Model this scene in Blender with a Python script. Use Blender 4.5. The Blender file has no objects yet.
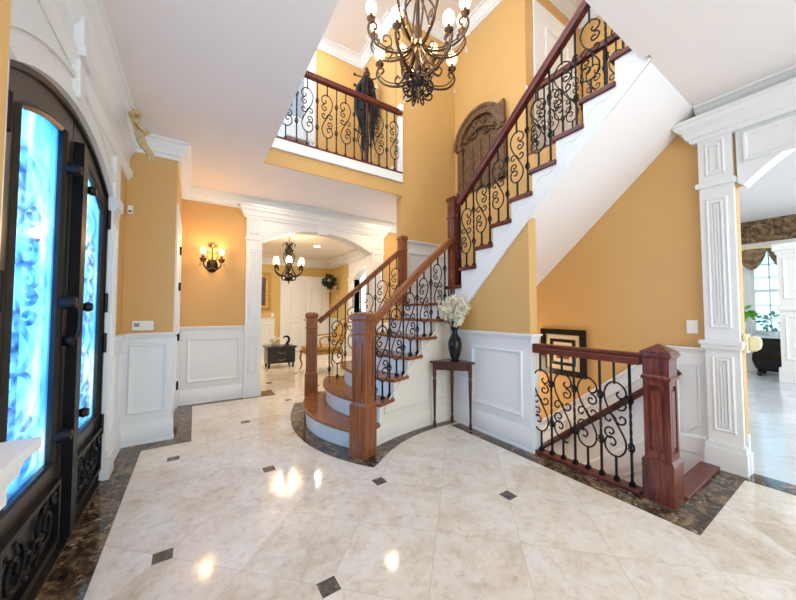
import bpy, bmesh, math, random
from mathutils import Vector, Matrix
random.seed(7)
PI = math.pi
sc = bpy.context.scene
COL = sc.collection
CE, F2, CE2, WH = 2.96, 3.28, 5.85, 1.05

# ------------------------------------------------------------------ mesh builder
class MB:
    def __init__(s): s.v = []; s.f = []
    def add(s, vs, fs):
        b = len(s.v); s.v += [tuple(v) for v in vs]; s.f += [tuple(i + b for i in f) for f in fs]; return s
    def box(s, x0, x1, y0, y1, z0, z1):
        vs = [(x, y, z) for z in (z0, z1) for y in (y0, y1) for x in (x0, x1)]
        return s.add(vs, [(0, 2, 3, 1), (4, 5, 7, 6), (0, 1, 5, 4), (2, 6, 7, 3), (0, 4, 6, 2), (1, 3, 7, 5)])
    def obox(s, c, half, rot=0.0):
        ca, sa = math.cos(rot), math.sin(rot); vs = []
        for z in (-1, 1):
            for y in (-1, 1):
                for x in (-1, 1):
                    a, b = x * half[0], y * half[1]
                    vs.append((c[0] + a * ca - b * sa, c[1] + a * sa + b * ca, c[2] + z * half[2]))
        return s.add(vs, [(0, 2, 3, 1), (4, 5, 7, 6), (0, 1, 5, 4), (2, 6, 7, 3), (0, 4, 6, 2), (1, 3, 7, 5)])
    def prism(s, pts, fn0, fn1):
        n = len(pts); vs = [fn0(*p) for p in pts] + [fn1(*p) for p in pts]
        fs = [tuple(range(n)), tuple(range(2 * n - 1, n - 1, -1))] + [(i, i + n, (i + 1) % n + n, (i + 1) % n) for i in range(n)]
        return s.add(vs, fs)
    def prism_z(s, pts, z0, z1): return s.prism(pts, lambda x, y: (x, y, z0), lambda x, y: (x, y, z1))
    def prism_x(s, pts, x0, x1): return s.prism(pts, lambda y, z: (x0, y, z), lambda y, z: (x1, y, z))
    def prism_y(s, pts, y0, y1): return s.prism(pts, lambda x, z: (x, y0, z), lambda x, z: (x, y1, z))
    def lathe(s, prof, c=(0, 0, 0), n=20, a0=0, a1=2 * PI):
        full = abs(a1 - a0 - 2 * PI) < 1e-6; m = n if full else n + 1
        vs = []
        for r, z in prof:
            for k in range(m):
                a = a0 + (a1 - a0) * k / n
                vs.append((c[0] + r * math.cos(a), c[1] + r * math.sin(a), c[2] + z))
        fs = []
        for i in range(len(prof) - 1):
            for k in range(n):
                k2 = (k + 1) % m if full else k + 1
                fs.append((i * m + k, i * m + k2, (i + 1) * m + k2, (i + 1) * m + k))
        if prof[0][0] > 1e-4 and full: fs.append(tuple(range(m - 1, -1, -1)))
        if prof[-1][0] > 1e-4 and full: fs.append(tuple((len(prof) - 1) * m + k for k in range(m)))
        return s.add(vs, fs)
    def ball(s, c, r, n=10, sz=1.0):
        return s.lathe([(max(1e-5, r * math.sin(PI * i / n)), -r * sz * math.cos(PI * i / n)) for i in range(n + 1)], c, n + 2)
    def sweep(s, path, prof, up=Vector((0, 0, 1)), closed=False, twist=None, scale=None):
        """prof (side, up) points swept along the 3-D path; side = path direction x up"""
        P = [Vector(p) for p in path]; n = len(P); m = len(prof); vs = []
        for i, p in enumerate(P):
            a = P[i - 1] if (i or closed) else P[i]; b = P[(i + 1) % n] if (i < n - 1 or closed) else P[i]
            d = (b - a).normalized()
            side = d.cross(up)
            if side.length < 1e-4: side = Vector((1, 0, 0))
            side.normalize(); u = side.cross(d).normalized()
            k = 1.0 if scale is None else scale[i]
            t = 0 if twist is None else twist[i]
            ct, st = math.cos(t), math.sin(t)
            for (q, w) in prof:
                qq, ww = q * ct - w * st, q * st + w * ct
                vs.append(p + side * qq * k + u * ww * k)
        fs = []
        for i in range(n if closed else n - 1):
            j = (i + 1) % n
            for k in range(m): fs.append((i * m + k, i * m + (k + 1) % m, j * m + (k + 1) % m, j * m + k))
        if not closed: fs += [tuple(range(m - 1, -1, -1)), tuple((n - 1) * m + k for k in range(m))]
        return s.add(vs, fs)
    def tube(s, path, r, n=6, closed=False, taper=None):
        up = Vector((0, 0, 1))
        P = [Vector(p) for p in path]
        # parallel transport frame
        m = len(P); vs = []; prev = None
        for i in range(m):
            a = P[i - 1] if (i or closed) else P[i]; b = P[(i + 1) % m] if (i < m - 1 or closed) else P[i]
            d = (b - a)
            d = d.normalized() if d.length > 1e-9 else Vector((0, 0, 1))
            if prev is None:
                ref = Vector((0, 0, 1)) if abs(d.z) < .9 else Vector((1, 0, 0))
                prev = d.cross(ref).normalized()
            side = (prev - d * prev.dot(d))
            side = side.normalized() if side.length > 1e-6 else d.orthogonal().normalized()
            prev = side; u = d.cross(side)
            rr = r if taper is None else r * taper(i / (m - 1))
            for k in range(n):
                an = 2 * PI * k / n
                vs.append(P[i] + side * rr * math.cos(an) + u * rr * math.sin(an))
        fs = []
        for i in range(m if closed else m - 1):
            j = (i + 1) % m
            for k in range(n): fs.append((i * n + k, i * n + (k + 1) % n, j * n + (k + 1) % n, j * n + k))
        if not closed: fs += [tuple(range(n - 1, -1, -1)), tuple((m - 1) * n + k for k in range(n))]
        return s.add(vs, fs)
    def frame(s, o, u, nrm, u0, u1, z0, z1, prof):
        """picture-frame moulding on a vertical plane: o origin, u direction, nrm outward normal; prof (inset, out)"""
        loops = []
        for d, h in prof:
            loops.append([(u0 + d, z0 + d, h), (u1 - d, z0 + d, h), (u1 - d, z1 - d, h), (u0 + d, z1 - d, h)])
        vs = [(o[0] + u[0] * a + nrm[0] * h, o[1] + u[1] * a + nrm[1] * h, z) for L in loops for (a, z, h) in L]
        fs = []
        for j in range(len(prof) - 1):
            for k in range(4): fs.append((j * 4 + k, j * 4 + (k + 1) % 4, (j + 1) * 4 + (k + 1) % 4, (j + 1) * 4 + k))
        return s.add(vs, fs)
    def run(s, path, prof, side=1):
        """moulding along a horizontal polyline; prof = closed list of (out, z); out is to the left (side=1) of the path"""
        P = [Vector(p) for p in path]; n = len(P); vs = []
        for i in range(n):
            d0 = (P[i] - P[i - 1]).normalized() if i else None
            d1 = (P[i + 1] - P[i]).normalized() if i < n - 1 else None
            n0 = Vector((-d0.y, d0.x)) * side if d0 else None
            n1 = Vector((-d1.y, d1.x)) * side if d1 else None
            if n0 is None: nn = n1
            elif n1 is None: nn = n0
            else:
                nn = n0 + n1; nn = nn / max(.2, (1 + n0.dot(n1)))
            for (o, z) in prof: vs.append((P[i].x + nn.x * o, P[i].y + nn.y * o, z))
        m = len(prof); fs = []
        for i in range(n - 1):
            for k in range(m): fs.append((i * m + k, i * m + (k + 1) % m, (i + 1) * m + (k + 1) % m, (i + 1) * m + k))
        fs += [tuple(range(m - 1, -1, -1)), tuple((n - 1) * m + k for k in range(m))]
        return s.add(vs, fs)
    def xf(s, M):
        s.v = [tuple(M @ Vector(v)) for v in s.v]; return s
    def merge(s, o, M=None):
        return s.add([tuple(M @ Vector(v)) if M else v for v in o.v], o.f)
    def mesh(s, name, mat, smooth=False, bevel=0):
        me = bpy.data.meshes.new(name); me.from_pydata(s.v, [], s.f)
        bm = bmesh.new(); bm.from_mesh(me)
        bmesh.ops.recalc_face_normals(bm, faces=bm.faces)
        big = [f for f in bm.faces if len(f.verts) > 4]
        if big: bmesh.ops.triangulate(bm, faces=big)
        bm.to_mesh(me); bm.free()
        if smooth:
            me.polygons.foreach_set('use_smooth', [True] * len(me.polygons))
            try: me.set_sharp_from_angle(angle=math.radians(40 if smooth is True else smooth))
            except Exception: pass
        me.materials.append(mat)
        return me
    def build(s, name, mat, parent=None, smooth=False, bevel=0, world=True, loc=(0, 0, 0)):
        o = bpy.data.objects.new(name, s.mesh(name, mat, smooth)); COL.objects.link(o)
        if parent:
            o.parent = parent
            if world and parent.type == 'EMPTY': o.location = -Vector(parent.location)
            if not world: o.location = loc
        elif not world: o.location = loc
        if bevel:
            b = o.modifiers.new('edge', 'BEVEL'); b.width = bevel; b.segments = 2; b.limit_method = 'ANGLE'; b.angle_limit = math.radians(50)
        return o

def tag(o, label, cat, group=None, kind=None):
    if label: o['label'] = label
    if cat: o['category'] = cat
    if group: o['group'] = group
    if kind: o['kind'] = kind
    return o
def root(name, loc, label, cat, group=None, kind=None, rot=0):
    o = bpy.data.objects.new(name, None); COL.objects.link(o); o.location = loc; o.rotation_euler.z = rot
    o.empty_display_size = .1
    return tag(o, label, cat, group, kind)
def struct(o, label=None):
    o['kind'] = 'structure'
    if label: o['label'] = label
    return o
def part(name, me, parent, loc=(0, 0, 0), rot=0, sc_=(1, 1, 1)):
    o = bpy.data.objects.new(name, me); COL.objects.link(o); o.parent = parent; o.location = loc; o.rotation_euler.z = rot; o.scale = sc_
    return o
def cr(pts, sub=4, closed=False):
    """Catmull-Rom through the points"""
    P = [Vector(p) for p in pts]; n = len(P); out = []
    for i in range(n - 1):
        p0 = P[max(0, i - 1)]; p1 = P[i]; p2 = P[i + 1]; p3 = P[min(n - 1, i + 2)]
        for k in range(sub):
            t = k / sub
            out.append(.5 * ((2 * p1) + (-p0 + p2) * t + (2 * p0 - 5 * p1 + 4 * p2 - p3) * t * t + (-p0 + 3 * p1 - 3 * p2 + p3) * t ** 3))
    out.append(P[-1]); return out

# ------------------------------------------------------------------ materials
def newmat(name):
    m = bpy.data.materials.new(name); m.use_nodes = True; nt = m.node_tree
    return m, nt, nt.nodes['Principled BSDF']
def lk(nt, a, b): nt.links.new(a, b)
def nd(nt, t, **kw):
    n = nt.nodes.new(t)
    for k, v in kw.items(): setattr(n, k, v)
    return n
def ramp(nt, fac, stops):
    r = nd(nt, 'ShaderNodeValToRGB')
    e = r.color_ramp.elements
    while len(e) < len(stops): e.new(.5)
    for i, (p, c) in enumerate(stops): e[i].position = p; e[i].color = (*c, 1)
    lk(nt, fac, r.inputs['Fac']); return r.outputs['Color']
def coord(nt, scale=(1, 1, 1)):
    t = nd(nt, 'ShaderNodeTexCoord'); mp = nd(nt, 'ShaderNodeMapping'); mp.inputs['Scale'].default_value = scale
    lk(nt, t.outputs['Object'], mp.inputs['Vector']); return mp.outputs['Vector']
def noise(nt, vec, scale, detail=3, rough=.55, dist=0.0):
    n = nd(nt, 'ShaderNodeTexNoise'); n.inputs['Scale'].default_value = scale; n.inputs['Detail'].default_value = detail
    n.inputs['Roughness'].default_value = rough; n.inputs['Distortion'].default_value = dist
    lk(nt, vec, n.inputs['Vector']); return n.outputs['Fac']
def plain(name, col, rough=.5, metal=0.0, var=.06, scale=6, bump=0.0, coat=0.0, spec=.5):
    m, nt, b = newmat(name)
    v = coord(nt); f = noise(nt, v, scale, 3)
    c0 = tuple(max(0, c * (1 - var)) for c in col); c1 = tuple(min(1, c * (1 + var)) for c in col)
    lk(nt, ramp(nt, f, [(.3, c0), (.7, c1)]), b.inputs['Base Color'])
    b.inputs['Roughness'].default_value = rough; b.inputs['Metallic'].default_value = metal
    b.inputs['Specular IOR Level'].default_value = spec
    if coat: b.inputs['Coat Weight'].default_value = coat; b.inputs['Coat Roughness'].default_value = .1
    if bump:
        bp = nd(nt, 'ShaderNodeBump'); bp.inputs['Strength'].default_value = bump; bp.inputs['Distance'].default_value = .01
        lk(nt, noise(nt, v, scale * 12, 2), bp.inputs['Height']); lk(nt, bp.outputs['Normal'], b.inputs['Normal'])
    return m
def wood(name, dark, mid, light, scale, rough=.28):
    m, nt, b = newmat(name)
    v = coord(nt, scale)
    f = noise(nt, v, 1.0, 6, .65, 1.2)
    w = nd(nt, 'ShaderNodeTexWave'); w.inputs['Scale'].default_value = .55; w.inputs['Distortion'].default_value = 7; w.inputs['Detail'].default_value = 3
    lk(nt, v, w.inputs['Vector'])
    mx = nd(nt, 'ShaderNodeMath', operation='ADD'); mu = nd(nt, 'ShaderNodeMath', operation='MULTIPLY'); mu.inputs[1].default_value = .16
    lk(nt, w.outputs['Fac'], mu.inputs[0]); lk(nt, mu.outputs[0], mx.inputs[0]); lk(nt, f, mx.inputs[1])
    lk(nt, ramp(nt, mx.outputs[0], [(.28, dark), (.55, mid), (.82, light)]), b.inputs['Base Color'])
    b.inputs['Roughness'].default_value = rough; b.inputs['Coat Weight'].default_value = .08; b.inputs['Coat Roughness'].default_value = .15; b.inputs['Specular IOR Level'].default_value = .35
    bp = nd(nt, 'ShaderNodeBump'); bp.inputs['Strength'].default_value = .05; bp.inputs['Distance'].default_value = .004
    lk(nt, f, bp.inputs['Height']); lk(nt, bp.outputs['Normal'], b.inputs['Normal'])
    return m
def glow(name, col, strength):
    m, nt, b = newmat(name); b.inputs['Base Color'].default_value = (*col, 1)
    b.inputs['Emission Color'].default_value = (*col, 1); b.inputs['Emission Strength'].default_value = strength
    return m

M_YEL = plain('yellow_paint', (.65, .385, .135), .55, var=.03, scale=1.5, bump=.03)
M_YEL2 = plain('pale_yellow_paint', (.62, .43, .14), .55, var=.03, scale=1.5)
M_WHITE = plain('white_trim_paint', (.80, .80, .785), .32, var=.012, scale=2)
M_CEIL = plain('ceiling_paint', (.84, .775, .745), .7, var=.012, scale=1.2)
M_CREAM = plain('cream_stringer_paint', (.80, .735, .63), .4, var=.02, scale=2)
M_OAK = wood('oak_upright', (.10, .026, .008), (.25, .076, .022), (.37, .13, .042), (38, 38, 3))
M_OAKH = wood('oak_tread', (.12, .036, .012), (.26, .085, .03), (.38, .14, .05), (26, 5, 26), .22)
M_MAH = wood('mahogany_rail', (.045, .009, .007), (.115, .022, .014), (.19, .044, .027), (30, 4, 30))
M_CHER = wood('cherry_upright', (.04, .008, .006), (.125, .026, .014), (.24, .06, .03), (34, 34, 3), .25)
M_DARKW = wood('dark_walnut', (.02, .006, .005), (.06, .016, .011), (.11, .03, .02), (30, 30, 4), .25)
M_IRON = plain('black_iron', (.012, .012, .014), .42, .6, var=.2, scale=20)
M_BRONZE = plain('bronze_brown_iron', (.115, .062, .034), .34, .8, var=.35, scale=14)
M_DOOR = plain('dark_bronze_door', (.035, .028, .022), .33, .55, var=.12, scale=5)
M_BLACK = plain('gloss_black', (.006, .006, .008), .16, var=.1, spec=.35)
M_BULB = glow('warm_bulb', (1.0, .70, .36), 3.6)
M_BULB2 = glow('warm_lamp_shade', (1.0, .72, .36), 4.5)
M_CAN = glow('recessed_lamp', (1.0, .95, .88), 30)
M_GOLD = plain('gilded_wood', (.50, .30, .075), .4, .35, var=.25, scale=18)
M_GOLDF = plain('gold_fabric', (.55, .36, .12), .75, var=.3, scale=25)
M_CARVE = plain('carved_brown_wood', (.15, .075, .03), .55, var=.5, scale=16, bump=.3)
M_NAVY = plain('navy_black_lacquer', (.018, .022, .04), .3, var=.4, scale=14, coat=.3)
M_LEAF = plain('leaf_green', (.05, .22, .02), .5, var=.4, scale=25)
M_LEAFD = plain('dark_leaf', (.02, .035, .015), .5, var=.5, scale=25)
M_PETAL = plain('ivory_petal', (.86, .80, .62), .6, var=.06, scale=30)
M_PETALW = plain('white_petal', (.85, .88, .88), .6, var=.05, scale=30)
M_MAT = plain('cream_mat_board', (.74, .63, .45), .8, var=.04)
M_ART = plain('brown_print', (.18, .075, .03), .7, var=.7, scale=14)
M_PLATE = plain('switch_plate_white', (.85, .84, .80), .35, var=.01)
M_CHERUB = plain('antique_gold_plaster', (.55, .40, .20), .6, var=.25, scale=30)
M_CREAMW = plain('pale_cream_gloss', (.82, .74, .45), .3, var=.02)
M_SWAG = None
def floor_mat():
    m, nt, b = newmat('cream_marble_tiles')
    t = nd(nt, 'ShaderNodeTexCoord')
    mp = nd(nt, 'ShaderNodeMapping', vector_type='TEXTURE'); L = .908 / 2
    mp.inputs['Location'].default_value = (.522, 2.693, 0); mp.inputs['Rotation'].default_value = (0, 0, math.radians(45.7)); mp.inputs['Scale'].default_value = (L, L, L)
    lk(nt, t.outputs['Object'], mp.inputs['Vector'])
    sep = nd(nt, 'ShaderNodeSeparateXYZ'); lk(nt, mp.outputs['Vector'], sep.inputs[0])
    def M(op, a, bb=None, c=None):
        n = nd(nt, 'ShaderNodeMath', operation=op)
        for i, x in enumerate((a, bb, c)):
            if x is None: continue
            if isinstance(x, (int, float)): n.inputs[i].default_value = x
            else: lk(nt, x, n.inputs[i])
        return n.outputs[0]
    # grout: distance to the nearest integer line
    def near(x, per): return M('ABSOLUTE', M('SUBTRACT', x, M('MULTIPLY', M('ROUND', M('DIVIDE', x, per)), per)))
    X, Y = sep.outputs[0], sep.outputs[1]
    gx, gy = near(X, 1), near(Y, 1)
    grout = M('LESS_THAN', M('MINIMUM', gx, gy), .0032)
    # inset squares at every second crossing, turned 45 degrees to the tiles
    dm = M('LESS_THAN', M('ADD', near(X, 2), near(Y, 2)), .135)
    # per tile tint
    cx, cy = M('FLOOR', X), M('FLOOR', Y)
    wn = nd(nt, 'ShaderNodeTexWhiteNoise', noise_dimensions='2D'); cb = nd(nt, 'ShaderNodeCombineXYZ'); lk(nt, cx, cb.inputs[0]); lk(nt, cy, cb.inputs[1]); lk(nt, cb.outputs[0], wn.inputs['Vector'])
    off = nd(nt, 'ShaderNodeVectorMath', operation='MULTIPLY_ADD'); off.inputs[1].default_value = (9, 9, 9); lk(nt, wn.outputs['Color'], off.inputs[0]); lk(nt, t.outputs['Object'], off.inputs[2])
    n1 = noise(nt, off.outputs[0], 2.6, 7, .72, .3); n2 = noise(nt, off.outputs[0], 16, 6, .75, .4)
    c1 = ramp(nt, n1, [(.38, (.84, .81, .755)), (.54, (.79, .73, .64)), (.70, (.64, .54, .42))])
    c2 = ramp(nt, n2, [(.44, (1, 1, 1)), (.58, (.93, .89, .84)), (.72, (.74, .63, .52))])
    mul = nd(nt, 'ShaderNodeMix', data_type='RGBA', blend_type='MULTIPLY'); mul.inputs[0].default_value = 1
    lk(nt, c1, mul.inputs[6]); lk(nt, c2, mul.inputs[7])
    br = nd(nt, 'ShaderNodeMix', data_type='RGBA', blend_type='MULTIPLY'); br.inputs[0].default_value = 1
    tint = ramp(nt, wn.outputs['Value'], [(0, (.93, .92, .91)), (1, (1, 1, 1))]); lk(nt, mul.outputs[2], br.inputs[6]); lk(nt, tint, br.inputs[7])
    g = nd(nt, 'ShaderNodeMix', data_type='RGBA'); lk(nt, grout, g.inputs[0]); lk(nt, br.outputs[2], g.inputs[6]); g.inputs[7].default_value = (.56, .50, .42, 1)
    d = nd(nt, 'ShaderNodeMix', data_type='RGBA'); lk(nt, dm, d.inputs[0]); lk(nt, g.outputs[2], d.inputs[6])
    lk(nt, ramp(nt, n2, [(.35, (.05, .042, .038)), (.55, (.13, .105, .09)), (.70, (.34, .29, .25))]), d.inputs[7])
    lk(nt, d.outputs[2], b.inputs['Base Color'])
    b.inputs['Roughness'].default_value = .085; b.inputs['Specular IOR Level'].default_value = .55
    return m
def border_mat():
    m, nt, b = newmat('dark_emperador_marble')
    v = coord(nt); n1 = noise(nt, v, 7, 6, .7, 1.6); n2 = noise(nt, v, 16, 4, .6, 2.5)
    c1 = ramp(nt, n1, [(.36, (.014, .010, .007)), (.50, (.075, .047, .028)), (.64, (.24, .16, .09))])
    c2 = ramp(nt, n2, [(.57, (0, 0, 0)), (.68, (.30, .25, .19))])
    a = nd(nt, 'ShaderNodeMix', data_type='RGBA', blend_type='ADD'); a.inputs[0].default_value = 1; lk(nt, c1, a.inputs[6]); lk(nt, c2, a.inputs[7])
    lk(nt, a.outputs[2], b.inputs['Base Color']); b.inputs['Roughness'].default_value = .1
    return m
def dining_mat():
    m, nt, b = newmat('pale_grey_plank_tile')
    v = coord(nt)
    br = nd(nt, 'ShaderNodeTexBrick'); br.inputs['Scale'].default_value = 1; br.inputs['Brick Width'].default_value = .9; br.inputs['Row Height'].default_value = .45
    br.inputs['Mortar Size'].default_value = .004; br.inputs['Color1'].default_value = (.60, .62, .64, 1); br.inputs['Color2'].default_value = (.68, .70, .71, 1); br.inputs['Mortar'].default_value = (.42, .44, .46, 1)
    mp = nd(nt, 'ShaderNodeMapping'); mp.inputs['Rotation'].default_value = (0, 0, math.radians(40)); lk(nt, v, mp.inputs['Vector']); lk(nt, mp.outputs['Vector'], br.inputs['Vector'])
    n = noise(nt, mp.outputs['Vector'], 3, 5, .6, 2)
    mu = nd(nt, 'ShaderNodeMix', data_type='RGBA', blend_type='MULTIPLY'); mu.inputs[0].default_value = .5; lk(nt, br.outputs['Color'], mu.inputs[6]); lk(nt, ramp(nt, n, [(.35, (.75, .76, .78)), (.6, (1, 1, 1))]), mu.inputs[7])
    lk(nt, mu.outputs[2], b.inputs['Base Color']); b.inputs['Roughness'].default_value = .14
    return m
def paper_mat():
    m, nt, b = newmat('brown_scroll_wallpaper')
    v = coord(nt); n1 = noise(nt, v, 5, 5, .6, 3.0)
    lk(nt, ramp(nt, n1, [(.36, (.035, .02, .01)), (.47, (.16, .09, .035)), (.58, (.26, .16, .07)), (.7, (.36, .26, .14))]), b.inputs['Base Color'])
    b.inputs['Roughness'].default_value = .6
    return m
def swag_mat():
    m, nt, b = newmat('bronze_silk')
    v = coord(nt); n1 = noise(nt, v, 9, 3)
    lk(nt, ramp(nt, n1, [(.35, (.09, .045, .02)), (.6, (.34, .21, .08))]), b.inputs['Base Color']); b.inputs['Roughness'].default_value = .35
    b.inputs['Sheen Weight'].default_value = .4
    return m
def pane_mat():
    m, nt, b = newmat('blue_textured_glass'); nt.nodes.remove(b)
    out = nt.nodes['Material Output']
    v = coord(nt, (1, 1, .7)); n = noise(nt, v, 2.6, 4, .55, .8)
    col = ramp(nt, n, [(.34, (.24, .58, 1.0)), (.52, (.42, .73, 1.0)), (.68, (.78, .92, 1.0))])
    tr = nd(nt, 'ShaderNodeBsdfTransparent'); lk(nt, col, tr.inputs['Color'])
    tl = nd(nt, 'ShaderNodeBsdfTranslucent'); lk(nt, col, tl.inputs['Color'])
    gl = nd(nt, 'ShaderNodeBsdfGlossy'); gl.inputs['Roughness'].default_value = .08
    m1 = nd(nt, 'ShaderNodeMixShader'); m1.inputs[0].default_value = .24; lk(nt, tr.outputs[0], m1.inputs[1]); lk(nt, tl.outputs[0], m1.inputs[2])
    m2 = nd(nt, 'ShaderNodeMixShader'); m2.inputs[0].default_value = .06; lk(nt, m1.outputs[0], m2.inputs[1]); lk(nt, gl.outputs[0], m2.inputs[2])
    lk(nt, m2.outputs[0], out.inputs['Surface']); return m
def clear_mat(name='clear_glass', col=(.92, .97, 1.0)):
    m, nt, b = newmat(name); nt.nodes.remove(b); out = nt.nodes['Material Output']
    tr = nd(nt, 'ShaderNodeBsdfTransparent'); tr.inputs['Color'].default_value = (*col, 1)
    gl = nd(nt, 'ShaderNodeBsdfGlossy'); gl.inputs['Roughness'].default_value = .03
    lw = nd(nt, 'ShaderNodeLayerWeight'); lw.inputs['Blend'].default_value = .3
    m2 = nd(nt, 'ShaderNodeMixShader'); lk(nt, lw.outputs['Fresnel'], m2.inputs[0]); lk(nt, tr.outputs[0], m2.inputs[1]); lk(nt, gl.outputs[0], m2.inputs[2])
    lk(nt, m2.outputs[0], out.inputs['Surface']); return m
M_BLUEIRON = plain('glass_tinted_iron', (.03, .17, .34), .5, .2, var=.2)  # blue light of the pane put into the iron's own colour
M_FLOOR, M_BORDER, M_DIN, M_PAPER, M_SWAG, M_PANE, M_CLEAR = floor_mat(), border_mat(), dining_mat(), paper_mat(), swag_mat(), pane_mat(), clear_mat(col=(.60, .76, .80))

# ------------------------------------------------------------------ moulding profiles
def base_prof(h=.20, z=0, d=.022):
    return [(0, z), (d + .006, z), (d + .006, z + .02), (d, z + .025), (d, z + h * .74), (d * .72, z + h * .80), (d * .72, z + h * .86), (d * .35, z + h * .93), (d * .3, z + h), (0, z + h)]
def cap_prof(z=WH, d=.05):
    return [(0, z - .085), (.014, z - .085), (.014, z - .055), (.022, z - .05), (d * .7, z - .02), (d, z - .016), (d, z), (0, z)]
def crown_prof(z=CE, d=.10, h=.15):
    return [(0, z), (0, z - h), (.016, z - h), (.016, z - h * .82), (d * .30, z - h * .74), (d * .42, z - h * .5), (d * .75, z - h * .26), (d * .8, z - h * .18), (d, z - h * .14), (d, z)]
PANEL = [(0, 0), (0, .008), (.008, .018), (.020, .016), (.030, .007), (.045, .004), (.045, 0)]
FLUTE = [(0, 0), (0, .006), (.010, .012), (.018, .004), (.026, .004), (.034, .011), (.040, .010), (.040, 0)]
YH = (0, 1); XH = (1, 0)

# ------------------------------------------------------------------ SETTING: floors, ceilings
b = MB().box(-.8, 2.63, -2.6, 5.30, -.12, 0).box(2.63, 3.62, -2.6, .80, -.12, 0).box(2.63, 3.75, 3.95, 5.30, -.12, 0).box(-.2, 6.2, 5.30, 10.3, -.12, 0)
floor = struct(b.build('floor', M_FLOOR))
b = MB()
for x0, x1, y0, y1 in [(-.575, -.38, .72, 3.86), (-.38, -.003, 3.67, 3.86), (-.19, -.003, 3.86, 5.13), (-.003, 1.05, 5.02, 5.36), (2.40, 2.62, .59, 2.62), (2.62, 3.46, .59, .79), (3.46, 3.66, -1.6, .79)]:
    b.box(x0, x1, y0, y1, -.01, .002)
def arc3(p0, p1, p2, n=10):  # circle-ish quadratic through p1 at the middle
    p0, p1, p2 = Vector(p0), Vector(p1), Vector(p2); c = 2 * p1 - .5 * (p0 + p2)
    return [(p0 * (1 - t) ** 2 + c * 2 * t * (1 - t) + p2 * t * t) for t in [i / n for i in range(n + 1)]]
ap = arc3((1.17, 4.40), (.90, 3.22), (1.23, 2.26), 16) + arc3((1.30, 2.30), (1.80, 2.58), (2.40, 2.66), 8)
ap = [(p.x, p.y) for p in ap] + [(2.55, 2.66), (2.55, 2.85), (2.3, 3.9), (1.3, 4.4)]
b.prism_z(ap, -.01, .0025)
b.build('floor_border', M_BORDER, floor)
struct(MB().box(3.62, 12, -2.6, 4.2, -.13, -.002).build('floor_dining', M_DIN))
struct(MB().box(2.55, 3.7, .6, 3.95, -2.75, -2.6).build('floor_basement', M_DIN))
struct(MB().box(-9, -.85, -4, 9, -.4, -.16).build('ground_porch', plain('porch_paving', (.62, .64, .66), .8)))

b = MB().box(-.9, .63, -3, 5.30, CE, F2 - .02).box(.63, 2.50, -3, .83, CE, F2 - .02).box(2.50, 3.6, -3, .735, CE + .02, F2 - .02).box(2.551, 3.6, -3, .803, CE, CE + .0145).box(2.50, 2.551, -3, .785, CE, CE + .02)
b.box(.63, 2.53, 3.8, 5.05, CE, F2 - .02).box(2.53, 3.75, 3.94, 5.30, CE, F2 - .02).box(.63, 2.53, 5.05, 5.3, CE, F2 - .02)
b.box(-.2, 6.2, 5.30, 10.3, CE, CE + .1)
struct(b.build('ceiling', M_CEIL))
struct(MB().box(-.9, 6.2, -.6, 5.6, CE2, CE2 + .1).build('ceiling_upper', M_CEIL))
struct(MB().box(3.85, 12, -3, 4.2, 3.18, 3.22).build('ceiling_dining', M_CEIL))
struct(MB().box(3.62, 6.2, -.6, 2.6, 3.222, F2).build('floor_upper_hall', M_OAKH))
struct(MB().box(-.9, 2.5, 3.84, 5.05, F2 - .019, F2).build('floor_upper_landing', M_OAKH))

# ------------------------------------------------------------------ wall helpers
def wains(parent, p0, p1, side, panels, zcap=WH, base=.20, caps=True, prefix=''):
    """white wainscot on a straight wall from p0 to p1: sheet, panel mouldings; baseboard and cap are run separately"""
    d = (Vector(p1) - Vector(p0)); L = d.length; d.normalize(); n = Vector((-d.y, d.x)) * side
    q0, q1 = Vector(p0), Vector(p1); t = .008
    MB().prism_z([tuple(q0), tuple(q1), tuple(q1 + n * t), tuple(q0 + n * t)], 0, zcap - .01).build('wainscot', M_WHITE, parent)
    if panels:
        b = MB()
        for a0, a1 in panels: b.frame((q0.x + n.x * t, q0.y + n.y * t), d, n, a0, a1, base + .09, zcap - .16, PANEL)
        b.build('panel_moulding', M_WHITE, parent, smooth=30)
def trim(parent, path, side, kind='baseboard', **kw):
    prof = {'baseboard': base_prof, 'chair_rail': cap_prof, 'crown': crown_prof}[kind](**kw)
    return MB().run(path, prof, side).build(kind, M_WHITE, parent, smooth=30)
def arch_pts(c, half, zs, za, n=24):
    R = (half * half + (za - zs) ** 2) / (2 * (za - zs)); zc = za - R; a = math.asin(min(1, half / R)); 
    return [(c + R * math.sin(-a + 2 * a * i / n), zc + R * math.cos(-a + 2 * a * i / n)) for i in range(n + 1)]

# ---- near-left wall block (camera side of the door)
wl0 = struct(MB().box(-1.0, -.2425, -3, .70, 0, CE).build('wall_left_near', M_YEL))
pth = [(-.57, .70), (-.2425, .70), (-.2425, -3)]
MB().run(pth, [(0, 0), (.008, 0), (.008, WH - .01), (0, WH - .01)], 1).build('wainscot', M_WHITE, wl0)
MB().run(pth, base_prof(), 1).build('baseboard', M_WHITE, wl0); MB().run(pth, cap_prof(WH, .040), 1).build('chair_rail', M_WHITE, wl0, smooth=30)

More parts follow.
